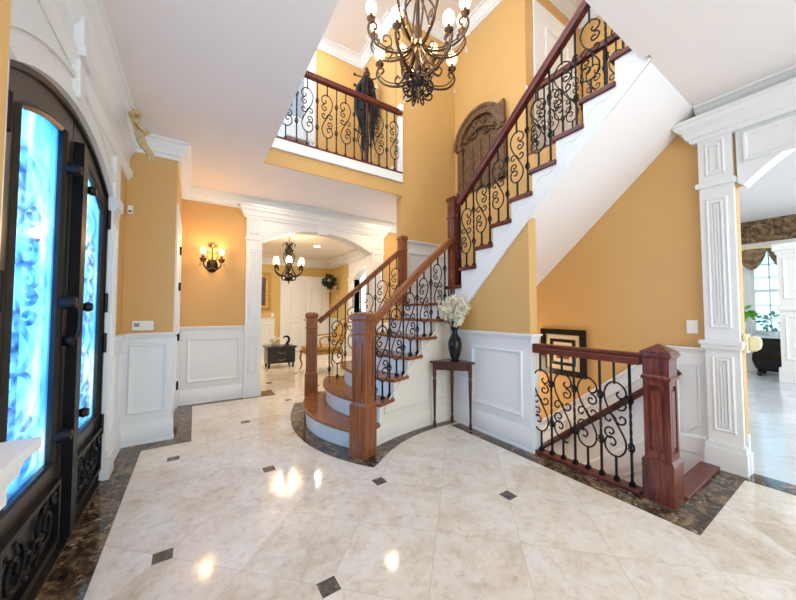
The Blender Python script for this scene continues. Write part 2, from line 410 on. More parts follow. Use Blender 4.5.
# ---- door wall with arched opening
DC, DH, DZS, DZA = 2.40, .78, 2.13, 2.335
XW = -.57
b = MB().box(-.78, XW, .72, DC - DH, 0, CE).box(-.78, XW, DC + DH, 3.90, 0, CE)
A = arch_pts(DC, DH, DZS, DZA)
b.prism_x(A + [(DC + DH, CE), (DC - DH, CE)], -.78, XW)
b.box(-.78, XW, DC - DH, DC + DH, -.1, -.004)
wdl = struct(b.build('wall_left', M_YEL))
MB().box(XW, XW + .012, .73, DC - DH, 1.04, CE).box(XW, XW + .012, DC + DH, 3.52, 1.04, CE).prism_x(A + [(DC + DH, CE), (DC - DH, CE)], XW, XW + .012).build('white_surround_panel', M_WHITE, wdl)
# arch casing
A2 = arch_pts(DC, DH + .13, DZS + .035, DZA + .125)
A1 = arch_pts(DC, DH + .002, DZS, DZA + .002)
ring = MB()
Ai = arch_pts(DC, DH + .055, DZS + .012, DZA + .055)
ring.prism_x(A1 + Ai[::-1], XW - .03, XW + .030); ring.prism_x(Ai + A2[::-1], XW, XW + .02)
Ao = arch_pts(DC, DH + .15, DZS + .04, DZA + .15)
ring.prism_x(A2 + Ao[::-1], XW, XW + .035)
ring.build('arch_casing', M_WHITE, wdl, smooth=25)
for y0, y1 in ((DC + DH + .004, DC + DH + .16), (DC - DH - .36, DC - DH - .20)):
    p = MB().box(XW - .02, XW + .03, y0, y1, .20, 2.02).frame((XW + .03, 0), YH, (1, 0), y0 + .03, y1 - .03, .34, 1.92, FLUTE)
    p.box(XW - .02, XW + .055, y0 - .012, y1 + .012, 0, .17).box(XW - .02, XW + .045, y0 - .006, y1 + .006, .17, .21)
    p.box(XW - .02, XW + .045, y0 - .01, y1 + .01, 2.02, 2.05).box(XW - .02, XW + .06, y0 - .02, y1 + .02, 2.05, 2.13)
    p.box(XW - .02, XW + .04, y0, y1, 2.13, 2.46)
    p.build('door_pilaster', M_WHITE, wdl, smooth=25)
# entablature
MB().run([(XW, .74), (XW, 3.86)], [(0, 2.50), (.02, 2.50), (.03, 2.53), (.045, 2.55), (.045, 2.58), (.02, 2.60), (.02, 2.72), (.035, 2.74), (.05, 2.78), (.07, 2.80), (.07, 2.82), (0, 2.82)], -1).build('entablature', M_WHITE, wdl, smooth=25)
k = MB().prism_x([(2.22, 2.36), (2.29, 2.36), (2.32, 2.56), (2.19, 2.56)], XW, XW + .05).box(XW, XW + .075, 2.175, 2.335, 2.56, 2.62).box(XW, XW + .06, 2.20, 2.31, 2.62, 2.80)
k.build('keystone', M_WHITE, wdl, bevel=.008)
# left return: far pier, return wall facing the camera, closet wall, back wall
wlr = struct(MB().box(-.60, -.18, 3.86, 3.98, 0, CE).build('wall_left_return', M_YEL))
wcl = struct(MB().box(-.30, -.18, 3.98, 3.99, 0, CE).box(-.30, -.18, 3.99, 5.02, 2.30, CE).box(-.30, -.18, 5.02, 5.13, 0, CE).build('wall_closet', M_YEL))
MB().run([(XW, 3.40), (XW, 3.86), (-.18, 3.86), (-.18, 3.94)], [(0, 0), (.008, 0), (.008, WH - .01), (0, WH - .01)], -1).build('wainscot', M_WHITE, wlr)
MB().frame((-.57, 3.852), XH, (0, -1), .055, .355, .29, .95, PANEL).frame((-.562, 0), YH, (1, 0), 3.46, 3.80, .30, .90, PANEL).build('panel_moulding', M_WHITE, wlr, smooth=30)
MB().run([(XW, 3.40), (XW, 3.86), (-.18, 3.86), (-.18, 3.93)], base_prof(.22), -1).build('baseboard', M_WHITE, wlr, smooth=30)
MB().run([(XW, 3.40), (XW, 3.86), (-.18, 3.86), (-.18, 3.93)], cap_prof(1.05), -1).build('chair_rail', M_WHITE, wlr, smooth=30)
MB().run([(XW, .74), (XW, 3.86), (-.18, 3.86), (-.18, 5.13), (3.7, 5.13)], crown_prof(CE, .11, .17), -1).build('crown', M_WHITE, wlr, smooth=30)
# closet door in the return wall
d2 = struct(MB().box(-.255, -.20, 4.02, 4.99, .01, 2.27).build('door_2', M_WHITE))
cs = MB().box(-.30, -.165, 3.935, 4.02, 0, 2.269).box(-.30, -.165, 4.99, 5.075, 0, 2.269).box(-.30, -.165, 3.935, 5.075, 2.27, 2.38).build('door_casing', M_WHITE, d2, bevel=.006)
dp = MB()
for z0, z1 in ((.25, .95), (1.1, 2.12)): dp.frame((-.20, 0), YH, (1, 0), 4.14, 4.87, z0, z1, PANEL)
dp.build('door_panel', M_WHITE, d2)
for z in (.30, .93, 1.58, 2.05):
    MB().box(-.203, -.178, 4.955, 4.985, z - .05, z + .05).lathe([(.009, -.055), (.009, .055)], (-.17, 4.985, z), 8).build('door_hinge', M_IRON, d2)
# back wall (sconce wall) with wide arch
b = MB().box(-.30, .64, 5.13, 5.33, 0, CE).box(2.96, 3.8, 5.13, 5.33, 0, CE)
AB = arch_pts(1.79, .96, 2.32, 2.60)
b.prism_y(AB + [(2.96, CE), (.64, CE)], 5.13, 5.33).box(.64, .83, 5.13, 5.33, 0, 2.32).box(2.75, 2.96, 5.13, 5.33, 0, 2.32)
wbk = struct(b.build('wall_back', M_YEL))
wains(wbk, (-.18, 5.13), (.64, 5.13), -1, [(.10, .74)])
trim(wbk, [(-.165, 5.13), (.63, 5.13)], -1, 'baseboard', h=.22); trim(wbk, [(-.165, 5.13), (.63, 5.13)], -1, 'chair_rail')
wains(wbk, (2.98, 5.13), (3.7, 5.13), -1, [(.06, .60)]); trim(wbk, [(2.98, 5.13), (3.7, 5.13)], -1, 'baseboard', h=.22); trim(wbk, [(2.98, 5.13), (3.7, 5.13)], -1, 'chair_rail')
for x0, x1 in ((.62, .84), (2.74, 2.97)):
    p = MB().box(x0, x1, 5.09, 5.36, 0, 2.33)
    for z0, z1 in ((.34, .90), (1.14, 2.20)): p.frame((0, 5.09), XH, (0, -1), x0 + .045, x1 - .045, z0, z1, FLUTE)
    p.box(x0 - .015, x1 + .015, 5.072, 5.375, 0, .22).box(x0 - .008, x1 + .008, 5.08, 5.368, .22, .25)
    p.box(x0 - .02, x1 + .02, 5.065, 5.38, .98, 1.05).box(x0 - .012, x1 + .012, 5.075, 5.37, .95, .98)
    p.box(x0 - .012, x1 + .012, 5.075, 5.37, 2.33, 2.37).box(x0, x1, 5.085, 5.365, 2.37, 2.70)
    p.frame((0, 5.085), XH, (0, -1), x0 + .045, x1 - .045, 2.42, 2.66, FLUTE)
    p.build('arch_pilaster', M_WHITE, wbk, smooth=25)
h = MB().prism_y(arch_pts(1.79, .952, 2.32, 2.592) + [(2.74, 2.72), (.84, 2.72)], 5.10, 5.355)
h.run([(.60, 5.13), (.60, 5.09), (2.99, 5.09), (2.99, 5.13)], [(0, 2.66), (.01, 2.66), (.02, 2.69), (.035, 2.70), (.05, 2.75), (.08, 2.78), (.085, 2.81), (.10, 2.82), (.10, 2.85), (0, 2.85)], -1)
h.box(.62, 2.97, 5.09, 5.36, 2.66, 2.85)
h.prism_y([(1.70, 2.55), (1.88, 2.55), (1.91, 2.74), (1.67, 2.74)], 5.075, 5.10)
h.build('arch_header', M_WHITE, wbk, smooth=25)

# ---- back room beyond the arch
wfr = struct(MB().box(.2, 3.95, 10.10, 10.25, 0, CE).build('wall_far', M_YEL2))
wains(wfr, (.35, 10.10), (2.05, 10.10), -1, [(.2, .8), (1.0, 1.6)], zcap=1.07)
trim(wfr, [(.35, 10.10), (2.05, 10.10)], -1, 'baseboard', h=.22); trim(wfr, [(.35, 10.10), (2.05, 10.10)], -1, 'chair_rail', z=1.07)
MB().run([(.35, 5.36), (.35, 10.10), (3.83, 10.10), (3.83, 5.36)], crown_prof(CE, .20, .26), -1).build('crown', M_WHITE, wfr, smooth=30)
struct(MB().box(.2, .35, 5.33, 10.25, 0, CE).build('wall_far_left', M_YEL2))
b = MB().box(3.83, 4.0, 8.22, 10.25, 0, CE).box(3.83, 4.0, 5.33, 6.35, 0, CE)
AR = arch_pts(7.285, .935, 2.18, 2.50)
b.prism_x(AR + [(8.22, CE), (6.35, CE)], 3.83, 4.0)
wfg = struct(b.build('wall_far_right', M_YEL2))
p = MB()
for y0, y1 in ((8.22, 8.55), (6.02, 6.35)): p.box(3.79, 4.02, y0, y1, 0, 2.24).box(3.77, 4.02, y0 - .02, y1 + .02, 2.18, 2.24).box(3.78, 4.02, y0 - .01, y1 + .01, 0, .22).frame((3.79, 0), YH, (-1, 0), y0 + .05, y1 - .05, .35, 2.08, FLUTE)
p.build('arch_pilaster', M_WHITE, wfg, smooth=25)
MB().prism_x(arch_pts(7.285, .93, 2.18, 2.49) + [(8.22, 2.18), (8.55, 2.24), (8.55, 2.72), (6.02, 2.72), (6.02, 2.24), (6.35, 2.18)], 3.80, 4.01).run([(3.83, 5.96), (3.80, 5.96), (3.80, 8.61), (3.83, 8.61)], [(0, 2.68), (.02, 2.68), (.05, 2.76), (.09, 2.80), (.09, 2.85), (0, 2.85)], 1).build('arch_header', M_WHITE, wfg, smooth=25)
wains(wfg, (3.83, 10.1), (3.83, 8.58), -1, [(.15, 1.35)]); trim(wfg, [(3.83, 10.1), (3.83, 8.58)], -1, 'chair_rail'); trim(wfg, [(3.83, 10.1), (3.83, 8.58)], -1, 'baseboard', h=.22)
struct(MB().box(5.9, 6.05, 5.3, 10.3, 0, CE).build('wall_side_room', M_YEL2))
# double doors in the far wall
d3 = struct(MB().box(2.36, 2.98, 10.05, 10.09, .01, 2.22).build('door_3', M_WHITE))
lf = MB().box(2.99, 3.61, 10.05, 10.09, .01, 2.22).build('door_leaf', M_WHITE, d3)
dp = MB()
for a in (2.36, 2.99):
    for z0, z1 in ((.2, .95), (1.1, 2.05)): dp.frame((0, 10.05), XH, (0, -1), a + .12, a + .50, z0, z1, [(0, 0), (0, .012), (.02, .02), (.05, .006), (.05, 0)])
dp.build('door_panel', M_WHITE, d3)
MB().box(2.20, 2.36, 10.04, 10.10, 0, 2.219).box(3.61, 3.77, 10.04, 10.10, 0, 2.219).box(2.18, 3.79, 10.03, 10.10, 2.22, 2.40).build('door_casing', M_WHITE, d3, bevel=.01)
for x in (2.945, 3.03): MB().ball((x, 10.02, 1.0), .03, 8).build('door_knob', M_GOLD, d3, smooth=True)

# ---- wall below the upper flight
b = MB().prism_x([(2.86, -2.6), (2.86, 1.20), (2.60, 1.235), (1.735, 2.12), (1.735, -2.6)], 2.55, 2.66)
wus = struct(b.build('wall_under_stair', M_YEL))
wains(wus, (2.55, 2.86), (2.55, 1.735), -1, [(.42, 1.05)])
MB().run([(2.55, 2.735), (2.55, 1.733), (2.66, 1.733)], base_prof(.23), -1).build('baseboard', M_WHITE, wus, smooth=30)
MB().run([(2.55, 2.735), (2.55, 1.733), (2.66, 1.733)], cap_prof(1.05), -1).build('chair_rail', M_WHITE, wus, smooth=30)
MB().box(2.542, 2.66, 1.727, 1.735, 0, 1.04).build('wainscot', M_WHITE, wus)
# ---- landing wall A (faces the camera above the landing)
wld = struct(MB().box(2.53, 3.75, 3.80, 3.94, -2.6, CE2).build('wall_landing', M_YEL))
wains(wld, (2.55, 3.80), (3.6, 3.80), -1, [(.10, .95)], zcap=2.30, base=1.57)
trim(wld, [(2.54, 3.80), (3.6, 3.80)], -1, 'chair_rail', z=2.31); trim(wld, [(2.58, 3.80), (3.6, 3.80)], -1, 'baseboard', h=.2, z=1.366)
# ---- right wall, stair side wall and upper wall B
b = MB().box(3.60, 3.85, .74, 3.80, -2.6, F2).box(3.60, 3.715, .60, .74, -2.6, F2).box(3.60, 3.85, 2.45, 3.80, F2, CE2)
AO = arch_pts(-.45, 1.03, 2.27, 2.72)
b.prism_x(AO + [(.60, 2.27), (.60, F2), (-1.5, F2), (-1.5, 2.27)], 3.60, 3.715).box(3.60, 3.85, -3, -1.5, 0, F2)
wrt = struct(b.build('wall_right', M_YEL))
for y0, y1 in ((.602, .80), (-1.70, -1.485)):
    p = MB().box(3.545, 3.60, y0, y1, 0, 2.28)
    for z0, z1 in ((.30, .90), (1.12, 2.18)): p.frame((3.545, 0), YH, (-1, 0), y0 + .035, y1 - .035, z0, z1, FLUTE).frame((3.545, 0), YH, (-1, 0), y0 + .085, y1 - .085, z0 + .05, z1 - .05, [(0, 0), (0, .008), (.012, .008), (.012, 0)])
    p.box(3.515, 3.60, y0 - .02, y1 + .02, 0, .17).box(3.525, 3.60, y0 - .014, y1 + .014, .17, .21)
    p.box(3.50, 3.60, y0 - .02, y1 + .03, .99, 1.02).box(3.515, 3.60, y0 - .014, y1 + .02, .955, .99)
    p.box(3.52, 3.60, y0 - .014, y1 + .02, 2.28, 2.32).box(3.54, 3.60, y0, y1, 2.32, 2.70).frame((3.54, 0), YH, (-1, 0), y0 + .04, y1 - .04, 2.37, 2.65, FLUTE)
    p.build('arch_pilaster', M_WHITE, wrt, smooth=25)
MB().box(3.60, 3.68, .577, .599, 0, .16).box(3.60, 3.66, .585, .599, .16, .30).build('jamb_plinth', M_WHITE, wrt)
h = MB().prism_x(arch_pts(-.45, 1.032, 2.268, 2.718) + [(.585, 2.70), (-1.485, 2.70)], 3.57, 3.60).frame((3.57, 0), YH, (-1, 0), .20, .55, 2.42, 2.66, PANEL)
h.run([(3.60, .83), (3.54, .83), (3.54, -1.73), (3.60, -1.73)], [(0, 2.68), (.01, 2.68), (.02, 2.71), (.04, 2.72), (.055, 2.77), (.09, 2.80), (.10, 2.83), (.115, 2.835), (.115, 2.86), (0, 2.86)], -1)
h.box(3.54, 3.60, -1.73, .83, 2.68, 2.86)
h.build('arch_header', M_WHITE, wrt, smooth=25)
MB().prism_x(arch_pts(-.45, 1.031, 2.2695, 2.7195) + arch_pts(-.45, 1.0, 2.24, 2.69)[::-1], 3.57, 3.715).build('arch_soffit', M_WHITE, wrt)
MB().run([(3.60, .80), (3.60, -3)], crown_prof(CE, .15, .12), -1).build('crown', M_WHITE, wrt, smooth=30)
# sloping wainscot beside the basement stairs
b = MB().prism_x([(.80, -.1), (.80, .95), (1.06, .95), (3.0, -.65), (3.0, -2.4), (.80, -.6)], 3.588, 3.60)
b.build('wainscot', M_WHITE, wrt)
sl = [(.80, .95), (1.06, .95), (3.0, -.65)]
c = MB().sweep([(3.60, y, z) for y, z in sl], [(0, -.06), (-.012, -.06), (-.02, -.03), (-.04, -.015), (-.04, 0), (0, 0)], up=Vector((0, 0, 1)))
c.build('chair_rail', M_WHITE, wrt)
b = MB()
loopo = [(.86, .30), (.86, .80), (1.00, .80), (1.00, .18)]
for lo in (loopo, [(1.10, .10), (1.10, .76), (1.9, .10), (1.9, -.56)], [(2.0, -.64), (2.0, .02), (2.8, -.64), (2.8, -1.3)]):
    pts = [Vector((3.588, y, z)) for y, z in lo]
    b.sweep(pts, [(.012, 0), (0, .012), (-.012, 0), (0, -.012)], up=Vector((1, 0, 0)), closed=True)
b.build('panel_moulding', M_WHITE, wrt)
MB().sweep([(3.588, .80, .06), (3.588, 1.0, .06), (3.588, 3.0, -1.55)], [(.0, 0), (.0, .16), (-.02, .14), (-.024, 0)]).sweep([(3.588, .80, -.02), (3.588, 1.0, -.02), (3.588, 3.0, -1.65)], [(0, 0), (0, .08), (-.012, .08), (-.012, 0)]).build('skirt_board', M_WHITE, wrt)
# ---- upper storey walls
MB().run([(3.60, 2.45), (3.60, 3.80), (2.53, 3.80)], crown_prof(CE2, .13, .15), 1).build('crown', M_WHITE, wrt, smooth=30)
wuf = struct(MB().box(-.9, 2.5, 5.05, 5.2, F2, CE2).box(2.5, 2.64, 3.94, 5.2, F2, CE2).build('wall_upper_back', M_YEL))
MB().run([(-.9, 5.05), (2.5, 5.05), (2.5, 3.94)], crown_prof(CE2, .13, .15), -1).build('crown', M_WHITE, wuf, smooth=30)
MB().run([(1.7, 5.05), (2.5, 5.05), (2.5, 3.95)], base_prof(.2, F2), -1).build('baseboard', M_WHITE, wuf)
MB().box(1.43, 1.62, 5.02, 5.05, F2, 5.449).box(.30, 1.62, 5.02, 5.05, 5.45, 5.62).build('door_casing', M_WHITE, wuf, bevel=.008)
d5 = struct(MB().box(.32, 1.42, 5.03, 5.048, F2 + .01, 5.445).build('door_5', plain('grey_blue_door', (.28, .34, .40), .5)))
MB().frame((0, 5.03), XH, (0, -1), .45, 1.30, 4.3, 5.3, PANEL).frame((0, 5.03), XH, (0, -1), .45, 1.30, 3.45, 4.1, PANEL).build('door_panel', d5.data.materials[0], d5)
wuh = struct(MB().box(3.851, 5.15, 2.45, 2.6, F2, CE2).build('wall_upper_hall', M_YEL))
MB().run([(3.6, 2.45), (5.0, 2.45), (5.0, -.6)], crown_prof(CE2, .13, .15), -1).build('crown', M_WHITE, wuh, smooth=30)
struct(MB().box(5.0, 5.15, -.6, 2.45, F2, CE2).build('wall_upper_side', M_YEL))
d4 = struct(MB().box(3.90, 4.72, 2.425, 2.447, F2 + .01, 5.36).build('door_4', M_WHITE))
MB().frame((0, 2.425), XH, (0, -1), 4.02, 4.60, 4.35, 5.22, PANEL).frame((0, 2.425), XH, (0, -1), 4.02, 4.60, 3.45, 4.2, PANEL).build('door_panel', M_WHITE, d4)
MB().box(3.76, 3.899, 2.42, 2.447, F2, 5.359).box(4.721, 4.86, 2.42, 2.447, F2, 5.359).box(3.76, 4.86, 2.42, 2.447, 5.36, 5.50).build('door_casing', M_WHITE, d4, bevel=.006)
b = MB().box(-.9, 1.0, -.75, -.6, F2, CE2).box(3.2, 6.2, -.75, -.6, F2, CE2).box(1.0, 3.2, -.75, -.6, F2, 3.7).box(1.0, 3.2, -.75, -.6, 5.3, CE2)
struct(b.build('wall_upper_light_block', M_YEL))  # unseen wall added to cut the sky light reaching the upper foyer
# ---- balcony fascia
fa = struct(MB().box(.63, 2.53, 3.785, 3.80, CE, 3.17).build('wall_balcony_fascia', M_YEL))
MB().box(.63, 2.53, 3.765, 3.80, 3.17, F2).box(.63, 2.53, 3.755, 3.80, 3.15, 3.185).build('fascia_trim', M_WHITE, fa, bevel=.004)
# ---- soffit of the upper flight
sz = lambda y: 2.10 + .9 * (1.758 - y)
struct(MB().prism_x([(3.79, sz(3.79)), (.80, sz(.80) - .0), (.80, sz(.80) + .10), (3.79, sz(3.79) + .03)], 2.661, 3.598).prism_x([(1.734, sz(1.734)), (.80, sz(.80)), (.80, sz(.80) + .05), (1.734, sz(1.734) + .03)], 2.575, 2.661).build('ceiling_stair_soffit', M_CEIL))
# basement side walls (under the foyer floor)
struct(MB().box(2.56, 2.63, .70, 1.735, -2.6, -.122).box(2.56, 3.6, .60, .70, -2.6, -.122).build('wall_basement', M_YEL))

# ------------------------------------------------------------------ IRONWORK prototypes (nominal height 0.88)
H0 = .88
def pp(pts, s=H0 / 425.0, cx=237, y0=490): return [((x - cx) * s, 0, (y0 - y) * s) for x, y in pts]
S_MAIN = [(224, 181), (231, 190), (223, 202), (208, 199), (201, 182), (211, 160), (235, 147), (258, 159), (271, 190), (265, 228), (246, 268), (222, 312), (206, 350), (210, 385), (232, 408), (258, 402), (272, 378), (266, 350), (249, 344), (237, 358), (244, 373), (254, 368)]
S_C1 = [(216, 226), (225, 222), (232, 231), (226, 243), (211, 242), (203, 228), (208, 214), (222, 206)]
S_MID = [(237, 281), (224, 293), (208, 288), (205, 272), (217, 265), (223, 275)]
def sym(pts): return [(474 - x, 556 - y) for x, y in pts]
def scroll_mb():
    m = MB()
    for pl in (S_MAIN, S_C1, sym(S_C1), S_MID, sym(S_MID)):
        m.tube(cr(pp(pl), 3), .0068, 5)
    m.box(-.0065, .0065, -.0065, .0065, .79 * H0, H0).box(-.0065, .0065, -.0065, .0065, 0, .20 * H0)
    m.ball((0, 0, .5 * H0), .011, 6)
    return m
def twist_mb():
    m = MB(); n = 44
    path = [(0, 0, H0 * i / n) for i in range(n + 1)]; tw = []
    a = 0
    for i in range(n + 1):
        f = i / n
        if .36 < f < .62: a += .55
        tw.append(a)
    r = .0068
    m.sweep(path, [(-r, -r), (r, -r), (r, r), (-r, r)], up=Vector((0, 1, 0)), twist=tw)
    return m
def basket_mb():
    m = MB()
    for k in range(4):
        pts = [(.021 * math.sin(PI * t) * math.cos(k * PI / 2 + t * 2.2), .021 * math.sin(PI * t) * math.sin(k * PI / 2 + t * 2.2), (t - .5) * .075) for t in [i / 8 for i in range(9)]]
        m.tube(pts, .0052, 5)
    m.ball((0, 0, .037), .010, 6).ball((0, 0, -.037), .010, 6)
    return m
ME_SCROLL = scroll_mb().mesh('baluster_scroll', M_IRON, 35)
ME_TWIST = twist_mb().mesh('baluster_twist', M_IRON)
ME_BASK = basket_mb().mesh('basket', M_IRON, True)
ME_SHOE = MB().box(-.016, .016, -.016, .016, 0, .022).box(-.012, .012, -.012, .012, .022, .032).mesh('shoe', M_IRON)
def baluster(parent, p, h, rot, kind):
    """p world foot position; parent is an Empty"""
    loc = Vector(p) - Vector(parent.location)
    o = part('baluster', ME_SCROLL if kind else ME_TWIST, parent, loc, rot, (1, 1, h / H0))
    part('shoe', ME_SHOE, o)
    if not kind:
        part('basket', ME_BASK, o, (0, 0, .68 * H0), 0, (1, 1, H0 / h)); part('basket', ME_BASK, o, (0, 0, .30 * H0), 0, (1, 1, H0 / h))
    return o
RAIL = [(-.03, -.045), (.03, -.045), (.034, -.02), (.026, -.012), (.034, .004), (.03, .018), (.015, .026), (-.015, .026), (-.03, .018), (-.034, .004), (-.026, -.012), (-.034, -.02)]
def newel(parent, c, z0, z1, s, rot, base_h, collar, mat, pyr=.03, dome=False, name='newel_post'):
    x, y = c; m = MB(); hs = s / 2
    def bx(h, za, zb): m.obox((x, y, (za + zb) / 2), (h, h, (zb - za) / 2), rot)
    def fr(ha, hb, za, zb):
        v = []
        for h, z in ((ha, za), (hb, zb)):
            for a, b in ((-1, -1), (1, -1), (1, 1), (-1, 1)):
                px, py = a * h, b * h; v.append((x + px * math.cos(rot) - py * math.sin(rot), y + px * math.sin(rot) + py * math.cos(rot), z))
        m.add(v, [(0, 1, 2, 3), (4, 7, 6, 5)] + [(i, (i + 1) % 4, (i + 1) % 4 + 4, i + 4) for i in range(4)])
    top = z1 - pyr
    if base_h > 0:
        bx(hs, z0, z0 + base_h); fr(hs, hs * .84, z0 + base_h, z0 + base_h + .025)
    sh = hs * .84; zb = z0 + base_h + (.025 if base_h > 0 else 0); zc = collar
    bx(sh * .87, zb, zc)
    w = sh * .36
    for a in (-1, 1):
        for bb in (-1, 1):
            px, py = a * (sh - w / 2), bb * (sh - w / 2)
            m.obox((x + px * math.cos(rot) - py * math.sin(rot), y + px * math.sin(rot) + py * math.cos(rot), (zb + zc) / 2), (w / 2, w / 2, (zc - zb) / 2), rot)
    bx(sh * .985, zb, zb + .04); bx(sh * .985, zc - .04, zc)
    for q in range(4):
        a = rot + q * PI / 2; ox, oy = math.cos(a) * sh * .87, math.sin(a) * sh * .87
        m.obox((x + ox, y + oy, (zb + zc) / 2), (sh * .08, sh * .40, (zc - zb) / 2 - .075), a)
    bx(sh * 1.13, zc, zc + .016); fr(sh * 1.13, sh, zc + .016, zc + .03)
    bx(sh, zc + .03, top - .05)
    fr(sh, sh * 1.2, top - .05, top - .03); bx(sh * 1.24, top - .03, top - .012); bx(sh * 1.14, top - .012, top)
    o = m.build(name, mat, parent)
    cp = MB()
    if dome:
        n = 6; prev = []
        m = cp
        for i in range(n):
            t0, t1 = i / n, (i + 1) / n
            fr(sh * 1.1 * math.cos(t0 * PI / 2) + .004, sh * 1.1 * math.cos(t1 * PI / 2) + .004, top + pyr * math.sin(t0 * PI / 2), top + pyr * math.sin(t1 * PI / 2))
    else:
        m = cp; fr(sh * 1.14, .004, top, z1)
    cp.build('newel_cap', mat, o)
    return o

# ------------------------------------------------------------------ STAIRCASE
RI = .195
def Rq(t):  # right stringer line in plan
    a, c, e = Vector((1.30, 2.555)), Vector((1.88, 2.80)), Vector((2.525, 2.765)); return a * (1 - t) ** 2 + c * 2 * t * (1 - t) + e * t * t
def Lq(t):
    a, c, e = Vector((1.33, 4.10)), Vector((1.9, 3.86)), Vector((2.53, 3.78)); return a * (1 - t) ** 2 + c * 2 * t * (1 - t) + e * t * t
def riser_curve(i, off=0.0, n=14, ext=0.0):
    """plan curve of riser i (1..7), from right end to left end; off moves towards the climber, ext lengthens both ends"""
    t = (i - 1) / 6; r, l = Rq(t), Lq(t); bu = .27 * (1 - t) ** 1.1
    d = (l - r).normalized(); r = r - d * ext; l = l + d * ext
    pts = []
    for k in range(n + 1):
        s = k / n; p = r.lerp(l, s); p = p + Vector((-1, 0)) * (bu * (1 - (2 * s - 1) ** 2) + off); pts.append((p.x, p.y))
    return pts
st = root('staircase', (1.9, 3.3, 0), 'grand staircase with oak treads, white risers and a flared curved bottom', 'staircase')
for i in range(1, 7):
    z = RI * i; front = riser_curve(i, .030, ext=.06); back = riser_curve(i + 1, -.002, ext=.02)
    MB().prism_z(front + back[::-1], z - .032, z).build('tread', M_OAKH, st, bevel=.006)
for i in range(1, 8):
    z = RI * i; f = riser_curve(i, 0); g = riser_curve(i, -.02)
    MB().prism_z(f + g[::-1], z - RI + (0.003 if i == 1 else 0), z - .0325).build('riser', M_WHITE, st, smooth=25)
# landing
MB().prism_z([(2.50, 2.70), (3.55, 2.70), (3.55, 3.765), (2.50, 3.765)], RI * 7 - .033, RI * 7).build('landing', M_OAKH, st, bevel=.005)
# closed flank walls below the lower flight (stepped outline, seen from the camera side and from the hall)
def flank(q, sign, name):
    b = MB(); top = []
    for i in range(1, 7):
        t0, t1 = (i - 1) / 6, i / 6; n = 5
        pr_ = [q(t0 + (t1 - t0) * k / n) for k in range(n + 1)]
        z = RI * i - .034
        for k in range(n):
            a, c = pr_[k], pr_[k + 1]; d = (c - a).normalized(); nn = Vector((-d.y, d.x)) * sign * .012
            b.prism_z([(a.x, a.y), (c.x, c.y), (c.x + nn.x, c.y + nn.y), (a.x + nn.x, a.y + nn.y)], .003, z)
    return b.build(name, M_CREAM, st, smooth=25)
flank(Rq, 1, 'stringer'); flank(Lq, -1, 'stringer')
qs = [Rq(.03 + .95 * k / 14) for k in range(15)]
MB().run([(p.x, p.y) for p in qs], base_prof(.17, .003, .016), -1).build('baseboard', M_CREAM, st, smooth=30)
# slim panel moulding following the rake on the flank
pm = MB()
for (ta, tb) in ((.22, .93),):
    lo = [Rq(ta + (tb - ta) * k / 10) for k in range(11)]
    loop = [(p.x + .0, p.y - .004, .27) for p in lo] + [(p.x, p.y - .004, .18 + RI * 6 * (ta + (tb - ta) * (10 - k) / 10) - .12) for k, p in enumerate(lo[::-1])]
    pm.sweep(loop, [(.010, 0), (0, .010), (-.010, 0), (0, -.010)], up=Vector((0, -1, .01)), closed=True)
pm.build('panel_moulding', M_CREAM, st)
# upper flight: treads 8..16 climb towards the camera along X 2.55..3.6
Y8 = 2.80; RUN = .2255
def tr_y(r): return Y8 - RUN * (r - 8)   # riser position of step r
YS = {}
for r in range(8, 17):
    z = RI * r; y0 = tr_y(r) + .03; y1 = tr_y(r + 1) - .004
    MB().box(2.505, 3.55, y1, y0, z - .042, z).build('tread', M_MAH, st, bevel=.008)
for r in range(8, 18):
    y = tr_y(r); z = RI * r
    MB().box(2.556, 3.55, y - .02, y, z - RI + .001, z - .043).build('riser', M_WHITE, st)
# cut stringer with stepped top
pts = []
for r in range(8, 17): pts += [(tr_y(r), RI * (r - 1) - (0 if r > 8 else .15)), (tr_y(r), RI * r - .044)]
pts += [(tr_y(17) + .05, RI * 16 - .036), (.79, 2.955), (1.734, 2.085), (2.60, 1.232), (2.78, 1.14)]
MB().prism_x(pts, 2.525, 2.548).build('stringer', M_WHITE, st)
br_ = MB()
for r in range(8, 16):
    y, z = tr_y(r) - .01, RI * r - .05
    br_.tube(cr([(2.524, y - .20, z), (2.524, y - .15, z - .05), (2.524, y - .08, z - .045), (2.524, y - .03, z - .10), (2.524, y, z - .13)], 4), .005, 5)
br_.build('tread_bracket', M_WHITE, st, smooth=True)
MB().sweep([(2.524, 2.66, 1.215), (2.524, 1.76, 2.10), (2.524, .85, 2.937)], [(.0, -.03), (-.014, -.03), (-.018, -.012), (-.010, 0), (0, .004)], up=Vector((0, 0, 1))).build('stringer_moulding', M_WHITE, st)

# ------------------------------------------------------------------ RAILINGS
rg = root('stair_railing', (1.28, 2.50, 0), 'black scroll iron railing with oak rail on the near side of the lower flight', 'railing')
newel(rg, (1.265, 2.515), 0, 1.25, .172, math.radians(28), .44, 1.03, M_OAK, .03, True)
newel(rg, (2.575, 2.735), 1.37, 2.64, .135, 0, .0, 2.36, M_MAH, .03)
pa, pb = Vector((1.33, 2.565, 1.115)), Vector((2.515, 2.755, 2.10))
MB().sweep([pa, pa.lerp(pb, .35) + Vector((0, .05, -.005)), pa.lerp(pb, .7) + Vector((0, .045, 0)), pb], RAIL).build('handrail', M_OAK, rg, smooth=30)
def railz(p, a, bb):
    t = (Vector((p.x - a.x, p.y - a.y)).dot(Vector((bb.x - a.x, bb.y - a.y)))) / ((bb.x - a.x) ** 2 + (bb.y - a.y) ** 2); return a.z + (bb.z - a.z) * t
kk = 0
